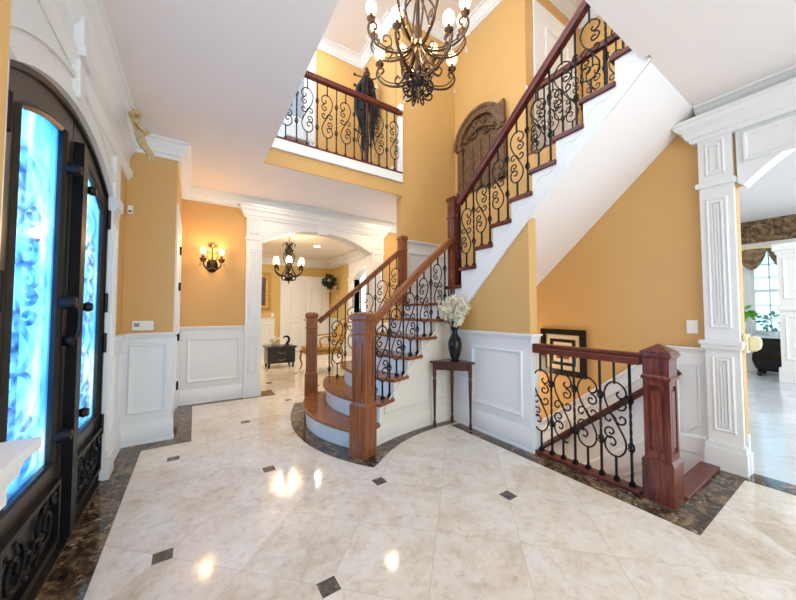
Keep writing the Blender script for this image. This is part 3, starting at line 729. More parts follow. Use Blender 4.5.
for i in range(1, 7):
    for s in (.30, .80):
        t = (i - 1 + s) / 6
        if i == 1 and s < .5: continue
        p = Rq(t) + Vector((.015, .055))
        zt = railz(p, pa, pb) - .04; z0 = RI * i + .0008
        baluster(rg, (p.x, p.y, z0), zt - z0, .18, kk % 2 == 1); kk += 1
rg2 = root('stair_railing', (1.32, 4.13, 0), 'black scroll iron railing with oak rail on the hall side of the lower flight', 'railing')
newel(rg2, (1.32, 4.15), 0, 1.25, .165, math.radians(-20), .44, 1.03, M_OAK, .03, True)
newel(rg2, (2.505, 3.74), 1.37, 2.36, .115, 0, .0, 2.13, M_OAK, .03, True)
la, lb = Vector((1.39, 4.11, 1.125)), Vector((2.45, 3.765, 2.12))
MB().sweep([la, la.lerp(lb, .5) + Vector((0, -.03, 0)), lb], RAIL).build('handrail', M_OAK, rg2, smooth=30)
kk = 0
for i in range(1, 7):
    for s in (.35, .85):
        t = (i - 1 + s) / 6
        if t > .97: continue
        p = Lq(t) + Vector((.01, -.05)); zt = railz(p, la, lb) - .04; z0 = RI * i + .0008
        if p.x < 1.44: continue
        baluster(rg2, (p.x, p.y, z0), zt - z0, -.28, kk % 2 == 1); kk += 1
rg3 = root('stair_railing', (2.57, 2.6, 1.37), 'mahogany railing with black iron scrolls climbing the upper flight', 'railing')
ra, rb = Vector((2.57, 2.655, 2.53)), Vector((2.57, .84, 4.02))
MB().sweep([ra, rb], RAIL).build('handrail', M_MAH, rg3, smooth=30)
for r in range(8, 17):
    for j, s in enumerate((.22, .72)):
        y = tr_y(r) - RUN * s + .01
        if r == 8 and j == 0: continue
        zt = ra.z + (rb.z - ra.z) * (ra.y - y) / (ra.y - rb.y) - .04; z0 = RI * r + .0008
        baluster(rg3, (2.57, y, z0), zt - z0, PI / 2, j == (0 if r % 2 else 0))
# basement guard
rg4 = root('basement_railing', (2.60, 1.25, 0), 'cherry railing with black iron scrolls guarding the basement stairwell', 'railing')
newel(rg4, (2.652, .830), 0, 1.035, .172, 0, .26, .80, M_CHER, .05)
MB().sweep([(2.60, 1.724, .94), (2.60, .918, .94)], [(-.035, -.055), (.035, -.055), (.04, -.01), (.03, 0), (.038, .012), (.034, .026), (-.034, .026), (-.038, .012), (-.03, 0), (-.04, -.01)]).build('handrail', M_MAH, rg4, smooth=30)
MB().box(2.555, 2.655, .93, 1.722, .0028, .026).build('shoe_plate', M_MAH, rg4, bevel=.004)
for k in range(8):
    y = 1.675 - k * .098
    baluster(rg4, (2.605, y, .0262), .88, PI / 2, k % 2 == 0)
# balcony guard
rg5 = root('balcony_railing', (1.6, 3.80, F2), 'mahogany and iron railing along the upstairs balcony', 'railing')
MB().sweep([(.64, 3.80, 4.225), (2.525, 3.80, 4.225)], RAIL).build('handrail', M_MAH, rg5, smooth=30)
MB().box(.64, 2.525, 3.77, 3.83, F2 + .001, F2 + .028).build('shoe_plate', M_MAH, rg5)
MB().box(2.47, 2.528, 3.765, 3.835, F2 + .03, F2 + .86).obox((2.5, 3.8, 4.27), (.03, .05, .05)).build('end_post', M_WHITE, rg5)
for k in range(14): baluster(rg5, (2.40 - k * .128, 3.80, F2 + .0285), .91, 0, k % 2 == 0)
rg6 = root('hall_railing', (3.62, 1.6, F2), 'level mahogany and iron railing beside the upstairs hall door', 'railing')
MB().sweep([(3.64, 2.44, 4.15), (3.64, .2, 4.15)], RAIL).build('handrail', M_MAH, rg6, smooth=30)
MB().box(3.605, 3.675, .2, 2.44, F2 + .001, F2 + .03).build('shoe_plate', M_MAH, rg6)
MB().obox((3.64, 2.435, 4.15), (.05, .008, .07)).build('wall_rosette', M_WHITE, rg6)
for k in range(15): baluster(rg6, (3.64, 2.34 - k * .115, F2 + .0305), .83, PI / 2, k % 2 == 0)

# ------------------------------------------------------------------ BASEMENT STAIRS
bs = root('basement_staircase', (3.1, .8, 0), 'stairs going down to the basement behind the cherry newel post', 'staircase')
MB().box(2.748, 3.512, .73, .85, .003, .028).build('nosing', M_MAH, bs, bevel=.006)
for i in range(1, 11):
    z = -.195 * i; y = .80 + .25 * (i - 1)
    MB().box(2.755, 3.545, y, y + .28, z - .03, z).build('tread', M_MAH, bs, bevel=.005)
    MB().box(2.665, 3.545, y, y + .02, z + .0005, z + (.165 if i > 1 else .193)).build('riser', M_WHITE, bs)
hr = root('wall_handrail', (3.55, 1.6, .2), 'dark wooden handrail sloping down the basement stairwell wall', 'handrail')
MB().sweep([(3.535, .97, .735), (3.535, 3.0, -.99)], [(-.022, -.03), (.022, -.03), (.026, 0), (.022, .028), (-.022, .028), (-.026, 0)]).build('rail', M_DARKW, hr, bevel=.004)
for y in (1.12, 2.0, 2.8):
    z = .735 - (y - .97) * .85
    MB().tube([(3.586, y, z - .09), (3.56, y, z - .085), (3.535, y, z - .03)], .009, 6).lathe([(.028, 0), (.028, .004)], (3.584, y, z - .09), 10).build('bracket', M_IRON, hr)

# ------------------------------------------------------------------ FRONT DOOR
XD = -.585
d1 = struct(root('door_1', (XD, DC, 0), 'dark iron arched double front door with blue glass', None))
def zarch(y, inset=0.0):
    hh = DH; R = (hh * hh + (DZA - DZS) ** 2) / (2 * (DZA - DZS)); zc = DZA - R
    return zc + math.sqrt(max(0, (R - inset) ** 2 - (y - DC) ** 2))
def spiral(cx, cz, r, a0, turns, n=16, dirn=1):
    return [(cx + r * (1 - .8 * i / n) * math.cos(a0 + dirn * turns * 2 * PI * i / n), cz + r * (1 - .8 * i / n) * math.sin(a0 + dirn * turns * 2 * PI * i / n)) for i in range(n + 1)]
def leaf(y0, y1, g0, g1, lab):
    b = MB(); x0, x1 = XD - .05, XD
    ys = [y0 + (y1 - y0) * k / 10 for k in range(11)]; gs = [g0 + (g1 - g0) * k / 10 for k in range(11)]
    b.box(x0, x1, y0, y1, .012, .50)
    b.box(x0, x1, y0, g0, .50, 1.98).box(x0, x1, g1, y1, .50, 1.98)
    gz = lambda y: zarch(y, .145)
    top = [(y, zarch(y, .025)) for y in ys]
    b.prism_x([(y0, 1.98)] + [(g0, 1.98)] + [(y, gz(y)) for y in gs] + [(g1, 1.98), (y1, 1.98)] + top[::-1], x0, x1)
    # raised moulding round the glass
    o = b.build('door_leaf', M_DOOR, d1, bevel=.003)
    loop = [(g0, .50)] + [(g1, .50)] + [(y, gz(y)) for y in gs[::-1]]
    MB().sweep([(XD, y, z) for y, z in loop], [(-.016, 0), (0, .014), (.016, 0)], up=Vector((1, 0, 0)), closed=True).build('glass_bead', M_DOOR, o)
    MB().prism_x(loop, XD - .028, XD - .022).build('glass_pane', M_PANE, o)
    # scroll ironwork outside the glass
    s = MB(); gm = (g0 + g1) / 2; gw = (g1 - g0)
    for q, z0 in ((1, .50), (-1, .98), (1, 1.46)):
        for pl in (S_MAIN, S_C1, sym(S_C1), S_MID, sym(S_MID)):
            path = [(gm + q * (a - 237) / 36 * gw * .36, z0 + (410 - c) / 265 * .49) for a, c in pl]
            s.tube([(XD - .055, v.x, min(v.y, zarch(v.x, .16))) for v in cr([(a, c, 0) for a, c in path], 3)], .012, 6)
    s.tube([(XD - .055, gm, .50), (XD - .055, gm, zarch(gm, .15))], .009, 6)
    s.build('iron_scroll', M_BLUEIRON, o)
    # kick panel
    p0, p1 = g0 - .05, g1 + .05
    k = MB().frame((XD, 0), YH, (1, 0), p0, p1, .09, .40, [(0, 0), (0, .028), (.022, .028), (.022, 0)])
    pm_ = (p0 + p1) / 2; w = (p1 - p0) / 2
    for q in (-1, 1):
        for pl in (spiral(pm_ + q * w * .52, .245, .105, PI / 2, 1.4, 22, q), spiral(pm_ + q * w * .12, .20, .06, -PI / 2, 1.2, 16, q), spiral(pm_ + q * w * .86, .33, .04, 0, 1.0, 12, -q)):
            k.tube([(XD + .014, y, z) for y, z in pl], .0095, 6)
    k.build('kick_panel', M_IRON, o)
    return o
lf1 = leaf(DC - DH + .02, DC - .004, 1.765, 2.27, 'near')
lf2 = leaf(DC + .004, DC + DH - .02, 2.62, 3.125, 'far')
# frame round the leaves
fo = [(DC - DH, .0)] + A1 + [(DC + DH, .0)]
fi = [(DC - DH + .019, .0)] + [(y, zarch(y, .022)) for y in [DC - DH + .019 + (2 * DH - .038) * k / 24 for k in range(25)]] + [(DC + DH - .019, .0)]
fm = MB()
for i in range(len(fo) - 1): fm.prism_x([fo[i], fo[i + 1], fi[min(i + 1, len(fi) - 1)], fi[i]], XD - .07, XD + .018)
fm.build('door_frame', M_DOOR, d1)
MB().box(XD - .06, XD + .03, DC - DH, DC + DH, -.003, .010).build('door_threshold', M_DOOR, d1)
# astragal post, knobs, bolts, hinges
MB().box(XD + .001, XD + .045, 2.415, 2.50, .04, 2.20).box(XD + .001, XD + .03, 2.50, 2.535, .04, 2.15).box(XD + .001, XD + .02, 2.535, 2.56, .04, 2.08).build('astragal', M_IRON, lf2)
for z in (1.98, 1.28, .66): MB().lathe([(.001, -.02), (.022, -.02), (.03, 0), (.022, .02), (.001, .02)], (0, 0, 0), 12).xf(Matrix.Translation((XD + .05, 2.57, z)) @ Matrix.Rotation(PI / 2, 4, 'Y')).build('bolt_knob', M_IRON, lf2, smooth=True)
for z, r in ((2.0, .026), (1.30, .034), (.62, .03)):
    MB().lathe([(.001, -.03), (r, -.028), (r * 1.15, 0), (r * .8, .03), (.001, .035)], (0, 0, 0), 14).xf(Matrix.Translation((XD + .035, 2.29, z)) @ Matrix.Rotation(PI / 2, 4, 'Y')).build('knob', M_IRON, lf1, smooth=True)
hd = MB().box(XD, XD + .012, 2.26, 2.335, 1.03, 1.38)
hd.lathe([(.001, 0), (.03, .0), (.034, .018), (.022, .045), (.001, .05)], (0, 0, 0), 14).xf(Matrix.Identity(4))
hd2 = MB().box(XD, XD + .012, 2.30, 2.37, 1.04, 1.36).tube(cr([(XD + .01, 2.335, 1.30), (XD + .06, 2.335, 1.27), (XD + .065, 2.335, 1.19), (XD + .055, 2.335, 1.12), (XD + .01, 2.335, 1.09)], 4), .012, 8).ball((XD + .03, 2.335, 1.10), .03, 8)
hd2.build('door_handle', M_IRON, lf1, smooth=35)
for o, yy in ((lf2, DC + DH - .012), (lf1, DC - DH + .012)):
    for z in (.42, 1.02, 1.32, 1.95): MB().lathe([(.001, -.075), (.013, -.07), (.013, .07), (.001, .075)], (XD + .022, yy, z), 10).build('hinge', M_IRON, o, smooth=True)

# ------------------------------------------------------------------ CHANDELIERS
def rz(pts, c, ang): return [(c[0] + r * math.cos(ang), c[1] + r * math.sin(ang), c[2] + z) for r, z in pts]
def crv(pts, sub=5): return [(v.x, v.y) for v in cr([(a, q, 0) for a, q in pts], sub)]
CHX, CHY = 1.715, 2.30
ch = root('chandelier', (CHX, CHY, 3.2), 'big two-tier bronze scroll chandelier hanging high over the foyer', 'chandelier')
W = lambda z: (CHX, CHY, z)
MB().lathe([(.001, 3.20), (.012, 3.215), (.006, 3.24), (.03, 3.27), (.05, 3.30), (.035, 3.34), (.02, 3.37), (.045, 3.42), (.05, 3.48), (.022, 3.56), (.028, 3.62), (.018, 3.70), (.03, 3.80), (.042, 3.88), (.02, 3.98), (.016, 4.25), (.035, 4.33), (.018, 4.40), (.001, 4.44)], (CHX, CHY, 0), 16).build('stem', M_BRONZE, ch, smooth=True)
MB().tube([W(4.43), W(5.80)], .008, 6).lathe([(.065, 5.848), (.065, 5.83), (.02, 5.78), (.001, 5.77)], (CHX, CHY, 0), 16).build('hanging_rod', M_BRONZE, ch)
up_arm = crv([(.03, 3.80), (.10, 3.70), (.24, 3.67), (.38, 3.72), (.46, 3.83), (.465, 3.90), (.43, 3.94), (.39, 3.915), (.395, 3.875), (.42, 3.875)])
up_in = crv([(.30, 3.69), (.25, 3.75), (.27, 3.82), (.32, 3.82), (.325, 3.775), (.295, 3.77)])
lo_arm = crv([(.03, 3.46), (.10, 3.41), (.20, 3.40), (.32, 3.44), (.40, 3.53), (.395, 3.595), (.36, 3.615), (.335, 3.58), (.36, 3.55)])
strap = crv([(.02, 4.28), (.10, 4.20), (.165, 4.06), (.14, 3.93), (.05, 3.78), (.055, 3.66), (.11, 3.52), (.19, 3.43), (.225, 3.47), (.20, 3.51), (.175, 3.485)])
bot = crv([(.02, 3.36), (.07, 3.42), (.125, 3.41), (.14, 3.35), (.10, 3.32), (.075, 3.355), (.10, 3.375)])
bot2 = crv([(.02, 3.32), (.07, 3.265), (.125, 3.265), (.145, 3.31), (.115, 3.325), (.105, 3.30)])
bot3 = crv([(.02, 3.38), (.05, 3.46), (.10, 3.50), (.13, 3.46), (.10, 3.43), (.085, 3.455)])
csc = crv([(.055, 3.70), (.10, 3.62), (.17, 3.60), (.205, 3.65), (.17, 3.69), (.145, 3.655), (.17, 3.645)])
O3 = (CHX, CHY, 0)
A0 = math.atan2(CHY, CHX)   # away from the camera
def candle(parent, c, s=1.0, shade=False):
    cp = MB().lathe([(.001, -.035 * s), (.012 * s, -.03 * s), (.018 * s, -.012 * s), (.034 * s, 0), (.036 * s, .008 * s), (.014 * s, .01 * s), (.014 * s, .045 * s), (.001, .045 * s)], c, 12).build('candle_cup', M_BRONZE, parent, smooth=True)
    z = .045 * s
    if not shade:
        MB().lathe([(.001, z), (.018 * s, z + .002), (.040 * s, z + .024 * s), (.047 * s, z + .048 * s), (.040 * s, z + .078 * s), (.018 * s, z + .105 * s), (.001, z + .13 * s)], c, 12).build('bulb', M_BULB, cp, smooth=True)
    else:
        MB().lathe([(.056 * s, z), (.048 * s, z + .05 * s), (.034 * s, z + .10 * s), (.033 * s, z + .10 * s), (.047 * s, z + .05 * s), (.055 * s, z)], c, 14).build('lamp_shade', M_BULB2, cp, smooth=True)
def drop(parent, c, s=1.0):
    MB().lathe([(.001, .0), (.004, -.01), (.005, -.02), (.011, -.045), (.012, -.06), (.006, -.075), (.001, -.078)], c, 8).tube([(c[0], c[1], c[2] + .045), (c[0], c[1], c[2] - .003)], .0016, 4).build('crystal_drop', M_CLEAR_D, parent, smooth=True)
M_CLEAR_D, nt_, b_ = newmat('crystal'); b_.inputs['Transmission Weight'].default_value = .7; b_.inputs['Roughness'].default_value = .05; b_.inputs['Base Color'].default_value = (.95, .88, .78, 1)
for k, da in enumerate((22, 78, 102, 158, 202, 258, 282, 338)):
    a = A0 + math.radians(da)
    o = MB().tube(rz(up_arm, O3, a), .0105, 6).tube(rz([(r * .97, z + .028) for r, z in up_arm[2:26]], O3, a), .006, 6).tube(rz(up_in, O3, a), .007, 6).build('arm', M_BRONZE, ch, smooth=True)
    candle(o, (CHX + .44 * math.cos(a), CHY + .44 * math.sin(a), 3.96), 1.15)
    if k % 2 == 0 or k in (1, 5): drop(o, (CHX + .475 * math.cos(a), CHY + .475 * math.sin(a), 3.83))
for k in range(5):
    a = A0 + .15 + k * 2 * PI / 5
    o = MB().tube(rz(lo_arm, O3, a), .0105, 6).tube(rz([(r * .96, z + .03) for r, z in lo_arm[2:22]], O3, a), .006, 6).build('arm', M_BRONZE, ch, smooth=True)
    candle(o, (CHX + .375 * math.cos(a), CHY + .375 * math.sin(a), 3.645), 1.15)
    drop(o, (CHX + .405 * math.cos(a), CHY + .405 * math.sin(a), 3.49))
for k in range(6):
    a = A0 + .3 + k * PI / 3
    MB().tube(rz(strap, O3, a), .0095, 6).tube(rz(csc, O3, a + .45), .0075, 6).build('scroll_strap', M_BRONZE, ch, smooth=True)
for k in range(8):
    a = A0 + k * PI / 4
    MB().tube(rz(bot, O3, a), .008, 6).tube(rz(bot2, O3, a + .39), .008, 6).tube(rz(bot3, O3, a + .2), .007, 6).build('leaf_scroll', M_IRON, ch, smooth=True)
drop(ch, (CHX - .10, CHY + .07, 3.28))
for o in ch.children:
    if o.name.startswith('crystal_drop'): o.location = -Vector(ch.location)

C2 = (1.70, 7.0)
c2 = root('chandelier', (C2[0], C2[1], 1.85), 'small dark chandelier with glowing cream shades in the room beyond the arch', 'chandelier')
MB().lathe([(.001, 1.86), (.015, 1.88), (.01, 1.91), (.05, 1.95), (.08, 2.0), (.04, 2.06), (.02, 2.12), (.035, 2.2), (.05, 2.28), (.02, 2.36), (.03, 2.46), (.07, 2.53), (.10, 2.60), (.05, 2.66), (.02, 2.70), (.001, 2.72)], (C2[0], C2[1], 0), 14).build('stem', M_IRON, c2, smooth=True)
MB().tube([(C2[0], C2[1], 2.71), (C2[0], C2[1], 2.93)], .008, 6).lathe([(.06, 2.958), (.06, 2.94), (.001, 2.91)], (C2[0], C2[1], 0), 12).build('hanging_rod', M_IRON, c2)
a2 = crv([(.03, 2.12), (.12, 2.03), (.24, 2.06), (.32, 2.15), (.31, 2.22), (.26, 2.23), (.245, 2.18), (.27, 2.17)])
s2 = crv([(.03, 2.58), (.10, 2.50), (.11, 2.40), (.06, 2.30), (.07, 2.18), (.14, 2.05), (.13, 1.96), (.06, 1.94)])
t2 = crv([(.02, 2.68), (.08, 2.76), (.13, 2.72), (.11, 2.67)])
for k in range(6):
    a = .3 + k * PI / 3
    o = MB().tube(rz(a2, (C2[0], C2[1], 0), a), .014, 6).build('arm', M_IRON, c2, smooth=True)
    candle(o, (C2[0] + .295 * math.cos(a), C2[1] + .295 * math.sin(a), 2.25), 1.15, True)
    MB().tube(rz(s2, (C2[0], C2[1], 0), a + .5), .014, 5).tube(rz(t2, (C2[0], C2[1], 0), a + .5), .009, 5).build('scroll_strap', M_IRON, c2, smooth=True)
# recessed lamp
rl = root('recessed_light', (2.62, 7.9, CE), 'round recessed ceiling light in the room beyond the arch', 'ceiling light')
MB().lathe([(.085, -.001), (.10, -.004), (.095, -.010), (.075, -.010), (.075, -.001)], (2.62, 7.9, CE - .001), 20).build('trim_ring', M_WHITE, rl, smooth=True)
MB().lathe([(.001, -.004), (.074, -.004), (.074, -.003), (.001, -.003)], (2.62, 7.9, CE - .001), 20).build('lamp', M_CAN, rl)

# ------------------------------------------------------------------ SCONCE
SX, SY = .19, 5.13
sn = root('wall_sconce', (SX, SY, 1.9), 'two-candle bronze wall sconce on the yellow back wall', 'sconce')
MB().lathe([(.001, 0), (.07, 0), (.075, .012), (.05, .03), (.001, .036)], (0, 0, 0), 18).xf(Matrix.Translation((SX, SY - .001, 1.90)) @ Matrix.Diagonal((1, 1, 1.3, 1)) @ Matrix.Rotation(PI / 2, 4, 'X')).build('back_plate', M_IRON, sn, smooth=True)
MB().tube(cr([(SX, SY - .04, 1.86), (SX, SY - .05, 2.0), (SX, SY - .03, 2.12), (SX, SY - .03, 2.18)], 4), .014, 8, taper=lambda t: 1 - .4 * t).build('stem', M_BRONZE, sn, smooth=True)
fl_ = MB()
for k in range(7):
    a = k * PI / 6
    fl_.tube(cr([(SX, SY - .03, 2.15), (SX + .05 * math.cos(a), SY - .05, 2.17 + .05 * math.sin(a)), (SX + .065 * math.cos(a + .2), SY - .03, 2.16 + .06 * math.sin(a))], 3), .009, 5, taper=lambda t: 1.2 - t)
fl_.build('leaf_finial', M_BRONZE, sn, smooth=True)
for q in (-1, 1):
    o = MB().tube(cr([(SX, SY - .05, 1.88), (SX + q * .05, SY - .10, 1.84), (SX + q * .095, SY - .12, 1.88), (SX + q * .11, SY - .12, 1.97)], 5), .010, 6).tube(cr([(SX + q * .02, SY - .05, 1.93), (SX + q * .06, SY - .08, 2.02), (SX + q * .055, SY - .06, 2.10), (SX + q * .03, SY - .05, 2.06)], 5), .007, 6).build('arm', M_BRONZE, sn, smooth=True)
    candle(o, (SX + q * .11, SY - .12, 2.01), .8)
    MB().lathe([(.001, 1.93), (.03, 1.94), (.035, 1.96), (.05, 1.985), (.045, 1.99), (.001, 1.99)], (SX + q * .11, SY - .12, 0), 10).build('bobeche', M_BRONZE, o, smooth=True)
    drop(o, (SX + q * .145, SY - .12, 1.95)); drop(o, (SX + q * .075, SY - .12, 1.95))

# ------------------------------------------------------------------ CORNER TABLE, VASE, FLOWERS
ct = root('corner_table', (2.42, 2.64, 0), 'small dark three-legged corner table beside the stairs', 'table')
cn = [Vector((2.505, 2.715)), Vector((2.20, 2.70)), Vector((2.505, 2.385))]
front = [(2.165, 2.70), (2.165, 2.672), (2.472, 2.355), (2.505, 2.355)]
MB().prism_z([(2.507, 2.717)] + front, .695, .717).build('table_top', M_DARKW, ct, bevel=.005)
MB().prism_z([(2.490, 2.700), (2.195, 2.690), (2.198, 2.676), (2.470, 2.388), (2.490, 2.385)], .62, .695).build('apron', M_DARKW, ct, bevel=.003)
for x, y in ((2.480, 2.690), (2.215, 2.680), (2.474, 2.402)):
    MB().lathe([(.010, .0), (.015, .02), (.017, .05), (.010, .08), (.012, .12), (.017, .40), (.021, .50), (.015, .53), (.021, .56), (.021, .69)], (x, y, .003), 12).build('leg', M_DARKW, ct, smooth=True)
VX, VY = 2.392, 2.545
va = root('vase', (VX, VY, .718), 'glossy black vase on the corner table', 'vase')
MB().lathe([(.001, .0), (.042, .0), (.045, .012), (.038, .025), (.055, .06), (.072, .13), (.075, .19), (.062, .245), (.034, .285), (.028, .32), (.036, .355), (.046, .372), (.040, .372), (.030, .352), (.024, .32), (.02, .28), (.001, .27)], (VX, VY, .718), 28).build('body', M_BLACK, va, smooth=True)
fb = root('flower_bouquet', (VX, VY, 1.05), 'spray of cream white blossoms standing in the black vase', 'flowers')
def blossom(m, c, r, nrm):
    q = Vector((0, 0, 1)).rotation_difference(Vector(nrm).normalized()).to_matrix()
    for k in range(5):
        a = 2 * PI * k / 5
        pts = [Vector((0, 0, 0)), Vector((r * .55 * math.cos(a - .45), r * .55 * math.sin(a - .45), r * .22)), Vector((r * math.cos(a), r * math.sin(a), r * .15)), Vector((r * .55 * math.cos(a + .45), r * .55 * math.sin(a + .45), r * .22)), Vector((r * .5 * math.cos(a), r * .5 * math.sin(a), r * .02))]
        vs = [tuple(q @ p + Vector(c)) for p in pts]; m.add(vs, [(0, 1, 4), (0, 4, 3), (1, 2, 4), (4, 2, 3)])
for k in range(15):
    a = 2 * PI * k / 15 + random.uniform(-.2, .2); lean = random.uniform(.08, .22) if k % 3 else random.uniform(.0, .10)
    hgt = random.uniform(.24, .36) - lean * .35
    tip = Vector((VX + lean * math.cos(a), VY + lean * math.sin(a), 1.09 + hgt)); basep = Vector((VX + .012 * math.cos(a), VY + .012 * math.sin(a), 1.0))
    mid = basep.lerp(tip, .5) + Vector((0, 0, .03))
    path = cr([basep, mid, tip], 6)
    o = MB().tube(path, .0025, 4).build('stem', M_LEAFD, fb)
    m = MB()
    for j in range(26):
        t = .38 + .62 * random.random(); p = path[min(len(path) - 1, int(t * (len(path) - 1)))]
        n_ = Vector((random.uniform(-1, 1), random.uniform(-1, 1), random.uniform(-.3, 1)))
        blossom(m, p + n_.normalized() * .016, random.uniform(.026, .04), n_)
    m.build('blossoms', M_PETAL, o)
lm = MB()
for k in range(12):
    a = 2 * PI * k / 12; r = random.uniform(.06, .11); p0 = Vector((VX + .03 * math.cos(a), VY + .03 * math.sin(a), 1.093)); p1 = Vector((VX + r * math.cos(a), VY + r * math.sin(a), 1.10 + random.uniform(-.01, .06)))
    s_ = Vector((-math.sin(a), math.cos(a), 0)) * .022; mid = p0.lerp(p1, .5) + Vector((0, 0, .025))
    lm.add([p0, mid + s_, p1, mid - s_, mid + Vector((0, 0, -.008))], [(0, 1, 4), (0, 4, 3), (1, 2, 4), (4, 2, 3)])
lm.build('leaves', M_LEAFD, fb)

# ------------------------------------------------------------------ WALL THINGS
# framed print on the stairwell wall
pf = root('framed_picture', (3.59, 2.02, .78), 'square print in a wide black frame on the stairwell wall', 'picture')
def sqf(y0, y1, z0, z1, w, x0, x1): return MB().box(x0, x1, y0, y0 + w, z0, z1).box(x0, x1, y1 - w, y1, z0, z1).box(x0, x1, y0 + w, y1 - w, z0, z0 + w).box(x0, x1, y0 + w, y1 - w, z1 - w, z1)
sqf(1.76, 2.285, .52, 1.05, .065, 3.565, 3.598).build('frame', M_BLACK, pf, bevel=.004)
MB().box(3.585, 3.597, 1.82, 2.225, .58, .99).build('mat', M_MAT, pf)
sqf(1.875, 2.17, .635, .935, .035, 3.580, 3.5845).build('inner_border', M_BLACK, pf)
MB().box(3.5815, 3.5845, 1.95, 2.095, .71, .86).build('print', M_ART, pf)
MB().lathe([(.001, 0), (.03, 0), (.03, .002), (.001, .002)], (0, 0, 0), 12).xf(Matrix.Translation((3.580, 2.02, .80)) @ Matrix.Rotation(PI / 2, 4, 'Y')).build('printed_flower', M_MAT, pf)
sw = root('light_switch', (3.598, .885, 1.12), 'white light switch plate on the stairwell wall beside the pilaster', 'switch')
MB().box(3.590, 3.599, .85, .925, 1.065, 1.18).build('plate', M_PLATE, sw, bevel=.003)
MB().box(3.584, 3.5895, .872, .903, 1.09, 1.155).build('rocker', M_PLATE, sw, bevel=.002)
kp = root('wall_control_panel', (-.41, 3.858, 1.12), 'white three-gang keypad and switch plate above the left wainscot', 'switch')
MB().box(-.495, -.335, 3.849, 3.859, 1.075, 1.165).build('plate', M_PLATE, kp, bevel=.003)
MB().box(-.480, -.440, 3.845, 3.8485, 1.11, 1.145).build('keypad_screen', plain('grey_lcd', (.25, .28, .27), .3), kp)
for x in (-.405, -.360): MB().box(x - .016, x + .016, 3.844, 3.8485, 1.09, 1.15).build('rocker', M_PLATE, kp, bevel=.002)
sb = root('wall_sensor', (-.535, 3.858, 2.22), 'small white sensor box high on the yellow wall beside the front door', 'sensor')
MB().box(-.555, -.515, 3.835, 3.859, 2.18, 2.26).build('case', M_PLATE, sb, bevel=.006)
MB().box(-.547, -.523, 3.832, 3.8345, 2.195, 2.21).build('vent', M_IRON, sb)
# cherub ornament on the crown
cb_ = root('cherub_ornament', (-.46, 3.26, 2.75), 'gold cherub figure perched on the white crown moulding above the door', 'ornament')
def skin_body(name, pts, edges, rad, mat, parent, sub=2):
    me = bpy.data.meshes.new(name); me.from_pydata(pts, edges, []); o = bpy.data.objects.new(name, me); COL.objects.link(o)
    o.modifiers.new('skin', 'SKIN'); 
    for v, r in zip(me.skin_vertices[0].data, rad): v.radius = (r, r)
    me.skin_vertices[0].data[0].use_root = True
    s = o.modifiers.new('sub', 'SUBSURF'); s.levels = sub; s.render_levels = sub
    me.materials.append(mat); o.parent = parent; return o
cp = [(0, 0, -.10), (0, 0, -.04), (0, 0, .015), (0, 0, .045), (.01, 0, .085), (.005, .05, .01), (.04, .07, -.02), (.07, .08, .01), (.005, -.05, .01), (.045, -.065, -.02), (.08, -.055, -.05),
      (.02, .03, -.12), (.05, .045, -.18), (.045, .05, -.245), (.0, -.03, -.12), (.03, -.045, -.19), (.02, -.05, -.26)]
ce = [(0, 1), (1, 2), (2, 3), (3, 4), (2, 5), (5, 6), (6, 7), (2, 8), (8, 9), (9, 10), (0, 11), (11, 12), (12, 13), (0, 14), (14, 15), (15, 16)]
crd = [.032, .036, .034, .018, .040, .019, .016, .012, .019, .016, .012, .024, .018, .012, .024, .018, .012]
bd = skin_body('figure_body', cp, ce, crd, M_CHERUB, cb_); bd.rotation_euler = (.15, -.25, 0)
bd.location = (.035, 0, -.01)
hm = MB()
for k in range(12):
    a = k * 2.4; hm.ball((.012 + .034 * math.cos(a) * .9, .034 * math.sin(a), .105 + .012 * (k % 3)), .016, 6)
hm.build('hair_curls', M_CHERUB, bd, smooth=True)
wg = MB()
for q in (-1, 1): wg.prism([(0, 0), (.09, .05), (.12, .0), (.09, -.05), (.03, -.04)], lambda a, z: (-.025, q * (a + .02), z), lambda a, z: (-.012, q * (a + .02), z))
wg.build('wings', M_CHERUB, bd)

# carved wooden arched panel on the upper wall
YC, ZC, HW = 3.21, 3.86, .47
cv = root('carved_arch_panel', (3.59, YC, 3.2), 'carved brown wooden arch-topped panel hung on the upper stair wall', 'wall ornament')
def half(r, z0=ZC, n=18): return [(YC + r * math.cos(PI * i / n), z0 + r * .95 * math.sin(PI * i / n)) for i in range(n + 1)]
MB().prism_x([(YC + HW - .05, 3.12)] + half(HW - .05) + [(YC - HW + .05, 3.12)], 3.565, 3.598).build('back_board', M_CARVE, cv)
o = MB()
ho, hi = half(HW), half(HW - .11)
o.prism_x(ho + hi[::-1], 3.50, 3.5645)
ho2, hi2 = half(HW + .03), half(HW - .02); o.prism_x(ho2 + hi2[::-1], 3.485, 3.515)
o.build('arch_hood', M_CARVE, cv, smooth=30)
for q in (-1, 1):
    y = YC + q * (HW - .07)
    MB().box(3.52, 3.5645, y - .05, y + .05, 3.12, 3.82).box(3.50, 3.5645, y - .07, y + .07, 3.82, 3.87).box(3.505, 3.5645, y - .065, y + .065, 3.12, 3.17).build('side_column', M_CARVE, cv, bevel=.006)
for q in (-1, 0, 1): MB().box(3.54, 3.5645, YC + q * .16 - .02, YC + q * .16 + .02, 3.13, 3.85).build('slat', M_CARVE, cv, bevel=.004)
sc_ = MB()
for q in (-1, 1):
    for (yy, zz, r) in ((.13, 3.98, .09), (.27, 3.95, .06), (.07, 4.12, .06)):
        sc_.tube([(3.545, y, z) for y, z in spiral(YC + q * yy, zz, r, 0, 1.4, 18, q)], .016, 6)
